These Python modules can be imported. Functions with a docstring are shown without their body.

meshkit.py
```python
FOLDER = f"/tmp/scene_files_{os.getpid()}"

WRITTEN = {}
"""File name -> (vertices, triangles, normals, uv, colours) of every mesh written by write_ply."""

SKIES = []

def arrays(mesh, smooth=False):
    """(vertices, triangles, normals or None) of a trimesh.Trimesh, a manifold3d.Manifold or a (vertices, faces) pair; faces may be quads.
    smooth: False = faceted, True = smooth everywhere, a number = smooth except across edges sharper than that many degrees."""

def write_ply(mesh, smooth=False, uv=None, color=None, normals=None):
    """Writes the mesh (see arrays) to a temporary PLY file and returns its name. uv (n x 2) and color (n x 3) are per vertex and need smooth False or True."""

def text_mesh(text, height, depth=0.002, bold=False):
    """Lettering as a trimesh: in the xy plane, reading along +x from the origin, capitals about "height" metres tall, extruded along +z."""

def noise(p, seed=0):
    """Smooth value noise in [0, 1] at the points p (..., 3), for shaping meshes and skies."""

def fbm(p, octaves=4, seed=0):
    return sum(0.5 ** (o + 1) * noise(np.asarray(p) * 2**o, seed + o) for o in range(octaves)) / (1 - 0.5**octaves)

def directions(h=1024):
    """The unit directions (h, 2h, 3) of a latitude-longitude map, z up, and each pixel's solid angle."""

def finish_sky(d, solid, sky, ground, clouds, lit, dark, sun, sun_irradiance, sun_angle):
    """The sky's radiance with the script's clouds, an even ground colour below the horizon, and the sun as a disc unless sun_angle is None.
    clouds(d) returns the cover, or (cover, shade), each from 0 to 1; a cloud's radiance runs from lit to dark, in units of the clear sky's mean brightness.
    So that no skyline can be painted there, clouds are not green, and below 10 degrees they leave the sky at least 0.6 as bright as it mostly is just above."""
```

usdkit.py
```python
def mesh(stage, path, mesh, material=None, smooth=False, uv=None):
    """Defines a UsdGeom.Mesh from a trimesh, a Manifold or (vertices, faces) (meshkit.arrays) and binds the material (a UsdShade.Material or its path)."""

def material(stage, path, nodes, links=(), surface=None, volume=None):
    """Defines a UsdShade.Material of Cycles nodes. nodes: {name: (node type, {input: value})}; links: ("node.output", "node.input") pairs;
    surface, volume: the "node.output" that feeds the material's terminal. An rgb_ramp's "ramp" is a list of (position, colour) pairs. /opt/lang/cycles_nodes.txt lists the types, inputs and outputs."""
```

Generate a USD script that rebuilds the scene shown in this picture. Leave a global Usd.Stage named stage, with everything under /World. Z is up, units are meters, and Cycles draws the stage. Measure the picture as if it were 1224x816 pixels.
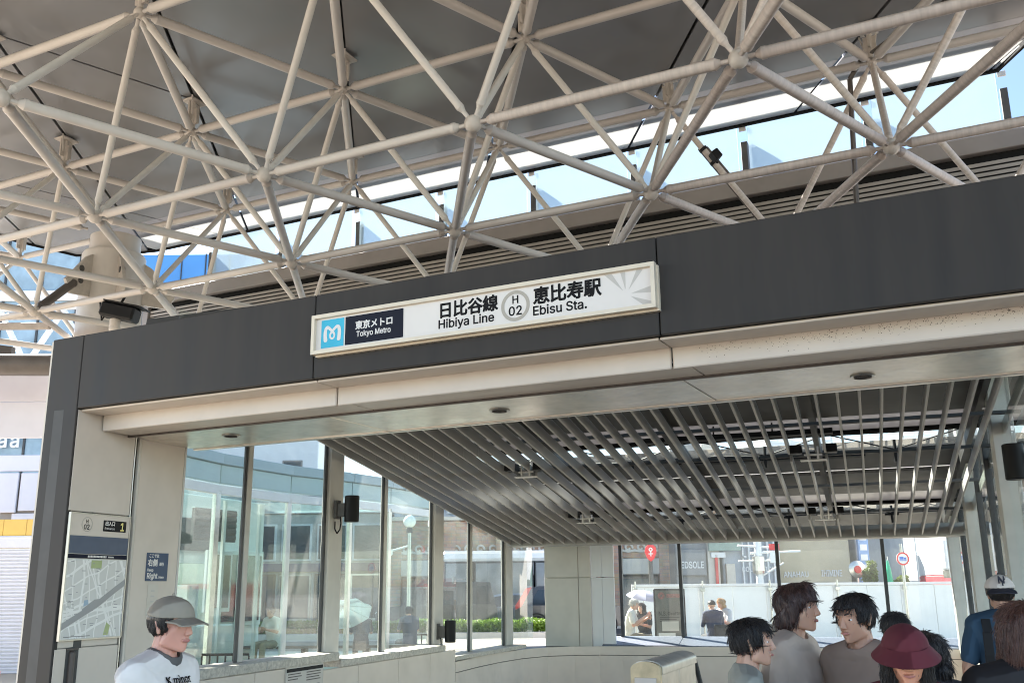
import math, json
import numpy as np, trimesh, manifold3d as m3
from manifold3d import Manifold
from shapely.geometry import Polygon, box as sbox, LineString, Point
from shapely.ops import unary_union
from pxr import Usd, UsdGeom, UsdLux, UsdShade, Gf, Sdf
import usdkit, meshkit

stage = Usd.Stage.CreateInMemory()
UsdGeom.SetStageUpAxis(stage, UsdGeom.Tokens.z)
UsdGeom.SetStageMetersPerUnit(stage, 1.0)
UsdGeom.Xform.Define(stage, '/World')
UsdGeom.Scope.Define(stage, '/World/Looks')
rng = np.random.default_rng(7)

# ------------------------------------------------------------------ camera, sky, sun, exposure
EXPOSURE = 2.5
SKY = 0.06
SUN = 1.2
EYE = (0.0, 0.0, 1.65)
yaw, pitch, roll = math.radians(26.51), math.radians(14.12), math.radians(0.565)
fw = np.array([-math.sin(yaw) * math.cos(pitch), math.cos(yaw) * math.cos(pitch), math.sin(pitch)])
rt = np.array([math.cos(yaw), math.sin(yaw), 0.0])
dn = np.cross(fw, rt)
r2 = math.cos(roll) * rt + math.sin(roll) * dn
d2 = -math.sin(roll) * rt + math.cos(roll) * dn
cam = UsdGeom.Camera.Define(stage, '/World/camera')
cm = np.eye(4); cm[0, :3] = r2; cm[1, :3] = -d2; cm[2, :3] = -fw; cm[3, :3] = EYE
cam.AddTransformOp().Set(Gf.Matrix4d(*cm.ravel().tolist()))
cam.CreateHorizontalApertureAttr(36.0)
cam.CreateVerticalApertureAttr(24.0)
cam.CreateFocalLengthAttr(36.0 * 1168.2 / 1224)
cam.CreateClippingRangeAttr(Gf.Vec2f(0.05, 2000))
cam.GetPrim().GetAttribute('exposure').Set(EXPOSURE)

SUN_AZ = math.atan2(-0.95, 0.31)      # towards the sun: from the left, slightly beyond the entrance
SUN_EL = math.radians(40)
sd = np.array([math.sin(SUN_AZ) * math.cos(SUN_EL), math.cos(SUN_AZ) * math.cos(SUN_EL), math.sin(SUN_EL)])
skym = usdkit.material(stage, '/World/Looks/sky_look', {
    's': ('sky_texture', {'sky_type': 'single_scattering', 'sun_disc': False, 'sun_elevation': SUN_EL, 'sun_rotation': SUN_AZ,
                          'air_density': 1.0, 'aerosol_density': 0.7, 'ozone_density': 1.0}),
    'b': ('background_shader', {'strength': SKY})}, [('s.color', 'b.color')], surface='b.background')
dome = UsdLux.DomeLight.Define(stage, '/World/sky')
UsdShade.MaterialBindingAPI.Apply(dome.GetPrim()).Bind(skym)
dome.GetPrim().SetCustomDataByKey('kind', 'structure')
sun = UsdLux.DistantLight.Define(stage, '/World/sun')
sx = np.cross([0, 0, 1.0], sd); sx /= np.linalg.norm(sx); sy = np.cross(sd, sx)
lm = np.eye(4); lm[0, :3] = sx; lm[1, :3] = sy; lm[2, :3] = sd
sun.AddTransformOp().Set(Gf.Matrix4d(*lm.ravel().tolist()))
sun.CreateIntensityAttr(SUN); sun.CreateAngleAttr(0.5); sun.CreateNormalizeAttr(True)
sun.CreateColorAttr(Gf.Vec3f(1.0, 0.95, 0.87))

# ------------------------------------------------------------------ helpers
used = {}
def numbered(parent, name):
    k = used.get((parent, name), 0); used[(parent, name)] = k + 1
    return f'{parent}/{name}' if k == 0 else f'{parent}/{name}_{k:03d}'
def tag(p, label=None, cat=None, group=None, kind=None):
    for k, v in (('label', label), ('category', cat), ('group', group), ('kind', kind)):
        if v: p.SetCustomDataByKey(k, v)
    return p
def ppath(parent):
    return '/World' if parent is None else (parent if isinstance(parent, str) else str(parent.GetPath()))
def obj(name, mesh, m, parent=None, smooth=False, xf=None, label=None, cat=None, group=None, kind=None):
    path = numbered(ppath(parent), name)
    u = usdkit.mesh(stage, path, mesh, m, smooth=smooth)
    if xf is not None:
        u.AddTransformOp().Set(Gf.Matrix4d(*np.asarray(xf).T.ravel().tolist()))
    return tag(u.GetPrim(), label, cat, group, kind)
def thing(name, label, cat, loc=(0, 0, 0), rz=0.0, group=None):
    x = UsdGeom.Xform.Define(stage, numbered('/World', name))
    x.AddTranslateOp().Set(Gf.Vec3d(*map(float, loc)))
    x.AddRotateZOp().Set(float(rz))
    return tag(x.GetPrim(), label, cat, group)
def dup(root, label, loc, rz=0.0, group=None):
    r = thing(root.GetName(), label, root.GetCustomDataByKey('category'), loc, rz, group)
    r.GetReferences().AddInternalReference(root.GetPath()); r.SetInstanceable(True)
    tag(r, label)
    return r
def cat_(ms):
    return trimesh.util.concatenate([m for m in ms if m is not None])
def bx(x0, x1, y0, y1, z0, z1):
    m = trimesh.creation.box((abs(x1 - x0), abs(y1 - y0), abs(z1 - z0)))
    m.apply_translation(((x0 + x1) / 2, (y0 + y1) / 2, (z0 + z1) / 2)); return m
def cbx(x0, x1, y0, y1, z0, z1, c=0.008):
    """box with chamfered edges"""
    c = min(c, abs(x1 - x0) * .45, abs(y1 - y0) * .45, abs(z1 - z0) * .45)
    pts = []
    for sx_, X in ((1, x0), (-1, x1)):
        for sy_, Y in ((1, y0), (-1, y1)):
            for sz_, Z in ((1, z0), (-1, z1)):
                pts += [(X + sx_ * c, Y + sy_ * c, Z), (X + sx_ * c, Y, Z + sz_ * c), (X, Y + sy_ * c, Z + sz_ * c)]
    return trimesh.PointCloud(pts).convex_hull
def prism(poly, depth, z0=0.0):
    gs = getattr(poly, 'geoms', [poly])
    m = cat_([trimesh.creation.extrude_polygon(g, depth, engine='earcut') for g in gs if g.area > 1e-9])
    m.apply_translation((0, 0, z0)); return m
def frame(O, R, U):
    R = np.asarray(R, float); R = R / np.linalg.norm(R); U = np.asarray(U, float); U = U / np.linalg.norm(U)
    T = np.eye(4); T[:3, 0] = R; T[:3, 1] = U; T[:3, 2] = np.cross(R, U); T[:3, 3] = O
    return T
def put(m, T):
    m = m.copy(); m.apply_transform(T); return m
def cyl(p, q, r, sides=16, r1=None):
    p = np.asarray(p, float); q = np.asarray(q, float); d = q - p; L = np.linalg.norm(d)
    prof = [(0, 0), (r, 0), (r if r1 is None else r1, L), (0, L)]
    m = trimesh.creation.revolve(prof, sections=sides)
    m.apply_transform(zto(p, d / L)); return m
def zto(p, d):
    d = np.asarray(d, float); d = d / np.linalg.norm(d)
    a = np.array([0, 0, 1.0]) if abs(d[2]) < .95 else np.array([1.0, 0, 0])
    x = np.cross(a, d); x /= np.linalg.norm(x); y = np.cross(d, x)
    T = np.eye(4); T[:3, 0] = x; T[:3, 1] = y; T[:3, 2] = d; T[:3, 3] = p; return T
def lathe(prof, sides=20):
    return trimesh.creation.revolve(prof, sections=sides)
def ball(c, r, sub=2):
    m = trimesh.creation.icosphere(sub, r); m.apply_translation(c); return m
def wbox(A, Bp, z0, z1, d0, d1, c=0.0):
    """upright slab along the plan line A->B between offsets d0..d1 to its left"""
    A = np.array(A[:2], float); Bp = np.array(Bp[:2], float); L = np.linalg.norm(Bp - A)
    m = cbx(0, L, d0, d1, z0, z1, c) if c else bx(0, L, d0, d1, z0, z1)
    u = (Bp - A) / L
    T = np.eye(4); T[:2, 0] = u; T[:2, 1] = (-u[1], u[0]); T[:2, 3] = A
    m.apply_transform(T); return m

# ------------------------------------------------------------------ materials
looks = {}
def mat(name, base, rough=0.5, metal=0.0, var=0.12, scale=3.0, bump=0.0, bscale=60.0, stretch=(1, 1, 1), spec=None, detail=4, second=None, coat=0.0, rvar=0.1, obj_space=False):
    """paint, stone or metal with a mottled tone and slightly uneven gloss"""
    b = np.array(base, float)
    lo = tuple(np.clip(b * (1 - var), 0, 1)); hi = tuple(np.clip(b * (1 + var), 0, 1)) if second is None else second
    n = {'g': ('texture_coordinate' if obj_space else 'geometry', {}),
         'm': ('mapping', {'scale': stretch}),
         'n': ('noise_texture', {'scale': scale, 'detail': detail, 'roughness': 0.6}),
         'r': ('rgb_ramp', {'ramp': [(0.3, lo), (0.7, hi)]}),
         'q': ('map_range', {'from_min': 0.3, 'from_max': 0.7, 'to_min': max(0.02, rough - rvar * rough), 'to_max': min(1, rough + rvar * rough)}),
         'p': ('principled_bsdf', {'roughness': rough, 'metallic': metal, 'coat_weight': coat})}
    if name.startswith('skin'): n['p'][1].update({'subsurface_weight': .18, 'subsurface_scale': .012, 'subsurface_radius': (1.0, .35, .2)})
    l = [(('g.object' if obj_space else 'g.position'), 'm.vector'), ('m.vector', 'n.vector'), ('n.fac', 'r.fac'), ('r.color', 'p.base_color'), ('n.fac', 'q.value'), ('q.result', 'p.roughness')]
    if spec is not None: n['p'][1]['specular_ior_level'] = spec
    if bump:
        n['n2'] = ('noise_texture', {'scale': bscale, 'detail': 3})
        n['b'] = ('bump', {'strength': bump, 'distance': 0.01})
        l += [('m.vector', 'n2.vector'), ('n2.fac', 'b.height'), ('b.normal', 'p.normal')]
    looks[name] = usdkit.material(stage, f'/World/Looks/{name}', n, l, surface='p.BSDF')
    return looks[name]

FASCIA = mat('charcoal_panel', (.038, .034, .0315), .5, spec=.22, var=.20, scale=1.3, stretch=(3.5, 1, .45), detail=6, rvar=.25)
CREAM = mat('cream_enamel_panel', (.60, .53, .46), .36, var=.06, scale=1.6, detail=5, rvar=.2)
CREAM2 = mat('cream_stone_panel', (.56, .515, .45), .5, var=.07, scale=2.2, detail=6, bump=.05, bscale=120)
STEEL = mat('brushed_steel_panel', (.74, .70, .64), .26, metal=.85, var=.03, scale=2, rvar=.15)
STAIN = mat('stainless', (.60, .585, .55), .30, metal=.95, var=.03, scale=2.5, rvar=.12)
BAR = mat('beige_bar_paint', (.53, .49, .45), .42, var=.07, scale=5, stretch=(1, 1, .5), detail=6, rvar=.2, obj_space=True)
NODE = mat('beige_node_paint', (.50, .45, .40), .45, var=.14, scale=8, detail=5)
BARDIRT = mat('weathered_bar_paint', (.52, .455, .41), .5, var=.15, scale=5, stretch=(.6, .6, 5.0), detail=5, obj_space=True)
ROOF = mat('grey_roof_sheet', (.21, .21, .215), .24, var=.05, scale=.5, detail=3, rvar=.2, spec=.6)
RUBBER = mat('black_joint', (.010, .010, .010), .8, var=.3, scale=20, spec=.15)
BLACK = mat('black_paint', (.007, .007, .008), .5, var=.2, scale=9, spec=.25)
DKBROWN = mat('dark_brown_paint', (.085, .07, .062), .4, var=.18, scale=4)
DKGREY = mat('dark_grey_steel', (.06, .058, .056), .5, var=.25, scale=3)
MULL = mat('dark_mullion', (.045, .047, .05), .35, var=.15, scale=7)
MIDGREY = mat('grey_band_paint', (.24, .215, .20), .5, var=.1, scale=2)
LOUVRE = mat('louvre_paint', (.30, .27, .24), .5, var=.1, scale=3)
SLAT = mat('slat_aluminium', (.37, .362, .352), .45, metal=.1, var=.09, scale=2.2, stretch=(1, .25, 1), detail=5)
POST = mat('pale_post_paint', (.52, .50, .46), .48, var=.10, scale=2.5, detail=6)
SILL = mat('granite_sill', (.45, .42, .37), .6, var=.32, scale=28, detail=6, bump=.12, bscale=90)
CONC = mat('paving_concrete', (.32, .275, .225), .8, var=.14, scale=.8, detail=7, bump=.15, bscale=40)
ROADM = mat('asphalt', (.055, .055, .057), .85, var=.3, scale=14, detail=6, bump=.3, bscale=90)
WHITE = mat('white_paint', (.68, .67, .66), .45, var=.04, scale=2)
SIGNW = mat('sign_white', (.70, .665, .63), .35, var=.03, scale=2)
FRAMEM = mat('sign_frame_metal', (.68, .60, .48), .42, metal=.25, var=.06, scale=6)
INK = mat('sign_black', (.008, .008, .009), .6, var=.1, spec=.15)
NAVY = mat('sign_navy', (.006, .008, .020), .5, var=.1, spec=.2)
CYAN = mat('sign_cyan', (.03, .42, .62), .35, var=.05)
RINGG = mat('sign_ring_grey', (.40, .365, .31), .4, var=.04)
RAYG = mat('sign_ray_grey', (.50, .475, .44), .4, var=.04)
def clear_mat(name, tint, rmax=1.0, rough=.0):
    return usdkit.material(stage, f'/World/Looks/{name}', {
        'f': ('fresnel', {'IOR': 1.45}), 'k': ('math', {'math_type': 'multiply', 'value2': rmax}), 'w': ('geometry', {}),
        'i': ('math', {'math_type': 'subtract', 'value1': 1.0}), 'j': ('math', {'math_type': 'multiply'}),
        't': ('transparent_bsdf', {'color': tint}), 'g': ('glossy_bsdf', {'color': (1, 1, 1), 'roughness': rough}),
        'x': ('mix_closure', {})}, [('f.fac', 'k.value1'), ('w.backfacing', 'i.value2'), ('i.value', 'j.value1'), ('k.value', 'j.value2'), ('j.value', 'x.fac'), ('t.BSDF', 'x.closure1'), ('g.BSDF', 'x.closure2')], surface='x.closure')
GLASS = usdkit.material(stage, '/World/Looks/window_glass', {          # clear panes; thin dust film added to haze and wash out the view
    'f': ('fresnel', {'IOR': 1.45}), 'w': ('geometry', {}), 'i': ('math', {'math_type': 'subtract', 'value1': 1.0}), 'j': ('math', {'math_type': 'multiply'}),
    't': ('transparent_bsdf', {'color': (.93, .96, .94)}), 'g': ('glossy_bsdf', {'color': (1, 1, 1), 'roughness': .005}), 'x': ('mix_closure', {}),
    'd': ('translucent_bsdf', {'color': (.85, .86, .84)}), 'n': ('noise_texture', {'scale': 1.4, 'detail': 5}), 'r': ('map_range', {'from_min': .3, 'from_max': .75, 'to_min': .006, 'to_max': .024}), 'y': ('mix_closure', {})},
    [('f.fac', 'j.value2'), ('w.backfacing', 'i.value2'), ('i.value', 'j.value1'), ('j.value', 'x.fac'), ('t.BSDF', 'x.closure1'), ('g.BSDF', 'x.closure2'),
     ('w.position', 'n.vector'), ('n.fac', 'r.value'), ('r.result', 'y.fac'), ('x.closure', 'y.closure1'), ('d.BSDF', 'y.closure2')], surface='y.closure')
GLASSG = clear_mat('green_glass', (.84, .93, .90), 1.0, .01)
ROOFDK = mat('roof_dark_steel', (.022, .021, .020), .5, var=.3, scale=3)
def frost(name, col, clear=.0):
    return usdkit.material(stage, f'/World/Looks/{name}', {
        'a': ('translucent_bsdf', {'color': col}), 'b': ('diffuse_bsdf', {'color': tuple(c * .9 for c in col)}), 'm': ('mix_closure', {'fac': .28}),
        'g': ('glossy_bsdf', {'roughness': .25}), 'f': ('fresnel', {'IOR': 1.4}), 'x': ('mix_closure', {}),
        't': ('transparent_bsdf', {'color': (.9, .97, 1)}), 'y': ('mix_closure', {'fac': clear})},
        [('a.BSDF', 'm.closure1'), ('b.BSDF', 'm.closure2'), ('m.closure', 'x.closure1'), ('g.BSDF', 'x.closure2'), ('f.fac', 'x.fac'),
         ('x.closure', 'y.closure1'), ('t.BSDF', 'y.closure2')], surface='y.closure')
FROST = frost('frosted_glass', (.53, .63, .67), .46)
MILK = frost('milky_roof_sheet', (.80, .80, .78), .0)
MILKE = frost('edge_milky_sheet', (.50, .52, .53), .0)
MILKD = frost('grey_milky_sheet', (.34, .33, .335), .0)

# ------------------------------------------------------------------ lettering
GLY = json.loads(r'''{"日":[[[23,126,26,129,137,128,138,-13,136,-15,117,-15,114,-6,46,-6,43,-16,24,-15],[45,74,114,73,115,106,46,107],[46,51,45,16,115,16,115,51]]],"比":[[[80,135,83,139,100,139,103,135,104,84,117,92,136,110,141,110,153,97,153,92,147,86,103,57,104,8,131,8,134,41,137,45,141,45,156,36,152,1,149,-5,139,-13,98,-14,89,-11,82,-2,80,12]],[[9,-3,16,10,16,136,18,138,36,138,38,136,38,90,75,90,78,87,78,71,75,68,38,68,38,16,74,25,78,21,78,5,33,-11,22,-17,15,-14]]],"谷":[[[1,47,4,54,27,63,50,79,66,95,77,111,82,111,90,106,94,102,93,96,96,91,113,76,135,62,158,53,160,50,158,44,147,32,131,37,131,-15,128,-18,111,-18,107,-12,54,-12,50,-18,33,-18,31,-16,31,39,12,32],[53,10,107,9,108,35,54,36],[80,78,59,57,101,58]],[[89,124,92,131,101,137,106,137,144,107,152,99,153,93,137,82]],[[8,93,8,98,11,101,30,113,50,135,56,136,70,129,70,124,65,117,46,98,25,82,19,83]]],"線":[[[1,-9,9,33,5,38,2,53,7,55,20,71,7,70,1,83,1,89,13,101,32,140,38,140,51,133,48,122,33,97,34,94,48,116,58,113,66,106,67,118,70,123,94,123,100,140,120,136,119,123,147,123,150,121,149,57,156,48,151,41,135,28,148,13,159,6,159,1,150,-10,141,-9,122,10,120,-8,116,-14,110,-17,87,-18,79,-2,67,-10,62,-10,53,2,48,3,45,-7,30,-9,28,-7,26,12,19,-14,13,-15],[123,56,126,47,134,55],[89,77,128,76,129,79,90,80],[89,100,128,99,129,102,90,103],[52,80,58,75,64,53,99,52,98,56,70,56,68,58,67,103],[85,4,99,3,99,23,97,23],[59,33,65,14,79,32,64,33,62,35],[21,36,40,37,43,39],[39,63,41,60,41,63]]],"恵":[[[1,-1,2,3,9,7,17,17,24,35,31,36,43,31,47,36,55,37,53,39,22,39,20,41,20,101,22,103,68,104,11,105,8,108,9,125,68,126,70,139,87,140,90,138,91,126,149,126,151,124,152,110,148,105,91,104,138,103,140,101,140,41,138,39,89,39,100,28,101,21,92,12,86,11,66,27,65,6,101,5,103,20,114,20,110,24,110,29,122,37,127,37,153,11,159,1,157,-5,142,-12,124,10,119,-8,110,-15,60,-16,49,-12,45,-7,42,20,31,-1,18,-13,13,-13],[90,59,117,58,118,61,91,62],[91,84,91,81,118,82,117,84],[41,59,68,58,69,61,42,62],[41,82,68,81,69,83,42,84]]],"寿":[[[1,13,6,20,18,27,31,40,42,57,6,58,3,63,4,76,8,79,52,79,52,82,22,82,19,85,19,99,22,102,59,103,58,106,15,106,13,108,14,125,63,126,67,140,79,140,87,137,88,126,145,126,148,123,148,109,146,106,84,106,82,104,83,102,139,102,142,98,142,86,139,82,76,81,77,79,152,79,156,77,157,62,154,58,127,57,128,52,151,51,153,48,153,35,150,31,127,31,127,-6,121,-14,113,-17,89,-18,85,-15,80,-2,75,-5,69,-4,46,23,33,10,17,-1,13,0],[68,58,66,52,105,53,104,58],[70,30,86,12,88,4,105,4,105,31]]],"駅":[[[0,-4,0,2,6,16,8,38,11,41,9,43,10,132,75,133,78,131,77,114,55,112,56,109,72,109,75,106,75,92,73,90,55,88,56,84,73,84,75,82,75,68,72,65,56,65,55,61,77,60,80,56,81,131,84,133,152,132,153,60,151,58,129,57,132,41,140,20,151,5,160,-1,159,-8,150,-18,146,-19,141,-16,123,6,114,27,106,58,102,57,96,11,92,-1,82,-18,76,-18,70,-13,61,-18,41,-18,38,-15,36,0,25,-2,21,3,17,-6,12,-10],[102,80,132,79,132,112,102,112],[39,4,39,2,53,1,56,10,51,5],[29,61,35,60,35,65,29,65],[29,86,33,84,35,88,30,89],[29,110,34,109,35,112,30,113],[25,40,28,38,29,39]]],"東":[[[2,-3,3,4,22,11,48,29,20,32,19,95,21,99,68,101,67,104,8,104,6,106,7,124,67,125,68,135,71,140,88,140,91,136,92,125,152,125,155,123,155,106,153,104,91,103,92,100,138,100,142,97,142,33,138,30,111,29,134,13,158,3,158,-4,149,-15,141,-15,123,-6,92,17,91,-14,88,-18,71,-18,69,-16,67,16,40,-4,18,-15,12,-15],[91,51,119,50,120,55,92,56],[91,76,119,75,120,79,92,80],[41,51,67,50,68,55,42,56],[41,76,67,75,68,79,42,80]]],"京":[[[5,103,5,116,8,120,67,120,61,133,64,137,75,141,82,140,94,120,152,120,155,117,155,101,152,98,9,98]],[[3,-2,5,4,23,20,34,37,25,41,25,92,28,95,134,95,136,93,137,43,134,38,123,37,153,3,154,-4,150,-8,142,-13,136,-13,105,24,105,30,116,36,115,38,92,38,92,-4,88,-13,83,-16,48,-18,42,-5,44,3,69,3,68,38,42,38,52,33,54,26,41,8,21,-12,15,-13],[47,60,113,59,114,73,48,74]]],"メ":[[[13,4,15,10,34,19,51,31,74,55,32,85,32,91,41,102,51,101,89,75,100,94,111,126,117,127,134,120,135,116,125,92,107,59,145,23,144,18,133,6,127,6,92,39,62,10,32,-9,26,-9]]],"ト":[[[48,-7,48,127,51,129,72,128,72,85,120,68,140,58,140,51,136,41,129,36,102,49,72,60,73,-7,69,-10,52,-10]]],"ロ":[[[18,-3,18,111,21,115,140,115,142,113,143,-2,140,-6,121,-6,118,3,43,3,40,-6,21,-6],[42,26,119,25,119,92,42,92]]],"出":[[[12,57,15,60,21,61,19,63,19,122,21,125,39,125,41,123,41,82,67,82,68,137,71,140,90,139,92,82,119,82,119,123,123,126,140,125,142,122,142,64,140,61,148,57,147,-17,128,-18,124,-9,13,-8],[91,14,125,13,127,60,91,60],[33,59,35,57,35,13,68,13,68,60]]],"入":[[[2,-5,3,2,27,17,41,32,52,49,62,73,67,94,42,119,44,126,53,136,60,134,79,116,94,95,125,36,144,15,159,5,159,0,151,-16,146,-16,132,-7,111,15,84,64,68,30,42,-1,19,-17,14,-16]]],"口":[[[15,119,18,123,144,122,145,-11,143,-13,125,-13,122,-9,121,0,39,0,38,-10,35,-14,18,-14,16,-12],[38,23,122,22,122,101,38,101]]],"こ":[[[23,37,28,54,46,53,49,50,46,26,50,20,69,14,107,15,136,20,138,18,139,1,134,-4,110,-8,68,-9,51,-6,37,0,27,10,23,20]],[[33,97,33,116,36,118,102,116,125,118,128,115,128,98,125,95,58,93,41,94]]],"で":[[[104,78,107,85,114,88,121,87,124,91,137,95,151,75,153,65,142,59,136,61,134,57,120,52]],[[9,90,8,108,11,111,115,120,144,120,145,101,142,98,114,97,98,90,82,71,77,54,79,37,89,23,107,15,132,10,127,-9,125,-11,116,-11,89,-4,74,5,62,18,55,36,55,59,59,73,72,94,12,87]]],"は":[[[55,24,59,33,69,42,85,47,102,48,101,77,60,79,60,99,100,99,101,127,104,129,123,128,125,125,124,100,141,103,151,101,150,82,124,78,125,41,154,22,157,18,156,12,148,1,142,1,126,14,122,3,111,-7,100,-10,85,-10,72,-7,61,0,56,8],[77,18,84,12,97,12,102,16,103,25,83,26,77,22]],[[13,38,15,76,22,127,25,129,42,128,45,126,46,121,39,91,35,52,45,52,52,46,52,40,42,12,41,-6,38,-10,22,-11,20,-9,15,13]]],"右":[[[0,26,0,31,16,43,30,59,45,86,44,88,7,89,5,106,8,110,54,110,62,139,69,140,83,135,79,110,154,109,155,91,151,88,71,88,61,69,62,67,141,67,143,65,144,-13,141,-17,123,-17,120,-9,61,-9,57,-18,41,-18,38,-15,38,33,16,14,9,15],[60,14,121,13,121,45,60,45]]],"側":[[[112,-3,115,3,133,4,133,134,138,138,149,138,154,135,154,-5,151,-12,145,-16,118,-18]],[[106,120,109,123,124,123,127,120,127,22,125,19,108,19,106,22]],[[-2,66,-2,71,18,99,35,139,50,136,54,130,101,130,104,125,104,26,101,21,97,20,106,5,108,-6,100,-12,92,-14,76,14,65,-4,53,-17,48,-17,42,-12,38,-18,22,-18,19,-14,19,58,8,51,4,54],[68,101,82,100,83,110,68,110],[82,51,68,52,68,41,83,41],[83,80,68,81,68,71,83,71],[41,4,47,7,54,19,47,25,46,109,41,99]]],"通":[[[1,-3,2,2,24,21,24,57,3,59,2,77,4,79,45,78,46,21,53,17,53,96,56,99,78,100,67,106,71,115,54,116,53,130,56,134,140,135,151,127,151,121,125,101,128,99,149,99,152,95,152,21,151,15,146,9,157,9,160,6,155,-12,76,-14,55,-9,35,4,17,-16,11,-16],[112,26,129,26,130,32,113,33],[113,57,114,52,129,52,130,56],[112,77,129,76,130,79,113,80],[110,7,116,6,114,14,112,14],[97,114,103,111,108,114,107,115],[74,33,74,7,81,6,94,6,91,12,91,33],[75,57,76,52,90,52,91,56],[74,77,90,76,91,79,75,80]],[[5,121,6,125,14,132,22,133,51,105,51,99,42,90,35,89]]],"行":[[[-1,50,-1,54,31,83,48,106,65,99,62,86,155,86,158,82,158,68,156,65,134,63,134,-1,130,-12,120,-17,89,-18,82,-3,85,4,111,5,111,64,62,64,58,67,58,81,56,82,48,70,48,-14,44,-19,29,-19,26,-16,26,45,15,37,10,37]],[[65,128,70,131,148,131,153,128,153,111,150,109,68,109,65,111]],[[1,97,1,103,21,118,40,140,46,140,59,133,59,128,53,120,16,86,10,86]]]}''')
def glyph_poly(c):
    return unary_union([Polygon(np.array(g[0]).reshape(-1, 2), [np.array(h).reshape(-1, 2) for h in g[1:]]).buffer(0) for g in GLY[c]])
from shapely import affinity
def jp(text, height, depth=.002, gap=1.0):
    """Japanese lettering, reading along +x from the origin, each character about height tall"""
    s = height / 150.0; parts = []
    for i, c in enumerate(text):
        parts.append(affinity.affine_transform(glyph_poly(c), [s, 0, 0, s, i * 160 * s * gap, 18 * s]))
    return prism(unary_union(parts), depth)
def latin(text, height, depth=.002, bold=False, width=None):
    m = meshkit.text_mesh(text, height, depth, bold)
    m.apply_translation((-m.bounds[0][0], 0, 0))
    if width: m.apply_scale((width / (m.bounds[1][0] - m.bounds[0][0]), 1, 1))
    return m
def at(m, x, y, z=0.0):
    m = m.copy(); m.apply_translation((x, y, z)); return m
def rect(x0, x1, y0, y1, d, z=0.0, c=0.0):
    return cbx(x0, x1, y0, y1, z, z + d, c) if c else bx(x0, x1, y0, y1, z, z + d)
def rrect(x0, x1, y0, y1, r, d, z=0.0):
    return prism(sbox(x0 + r, y0 + r, x1 - r, y1 - r).buffer(r, 6), d, z)
def ring2(cx, cy, r0, r1, d, z=0.0):
    return prism(Point(cx, cy).buffer(r1, 32).difference(Point(cx, cy).buffer(r0, 32)), d, z)
# ================================================================== ground
G = thing  # alias
def setting(name, mesh, m): return obj(name, mesh, m, kind='structure')
ux = np.array([-.118, .993]); ux = ux / np.linalg.norm(ux)          # the entrance's inner left wall runs this way
nl = np.array([ux[1], -ux[0]])                                       # and faces this way
P0 = np.array([-7.37, 6.0])
def L(s, o=0.0): return P0 + ux * s + nl * o
ue = np.array([.992, .126]); ue = ue / np.linalg.norm(ue)
def Wp(s, o=0.0): return L(13.5) + ue * s + np.array([-ue[1], ue[0]]) * o      # the far window line, o further out
S_R = np.array([math.cos(yaw), math.sin(yaw)]); S_F = np.array([-math.sin(yaw), math.cos(yaw)])
def street(s, t, z=0.0):
    p = S_R * s + S_F * t; return np.array([p[0], p[1], z])
def sframe(s, t, z=0.0): return frame(street(s, t, z), (S_R[0], S_R[1], 0), (0, 0, 1))      # x along the street, y up, z towards the camera
T_UP = np.eye(4); T_UP[:2, 0] = S_R; T_UP[:2, 1] = S_F                                        # x along the street, y away, z up

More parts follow.
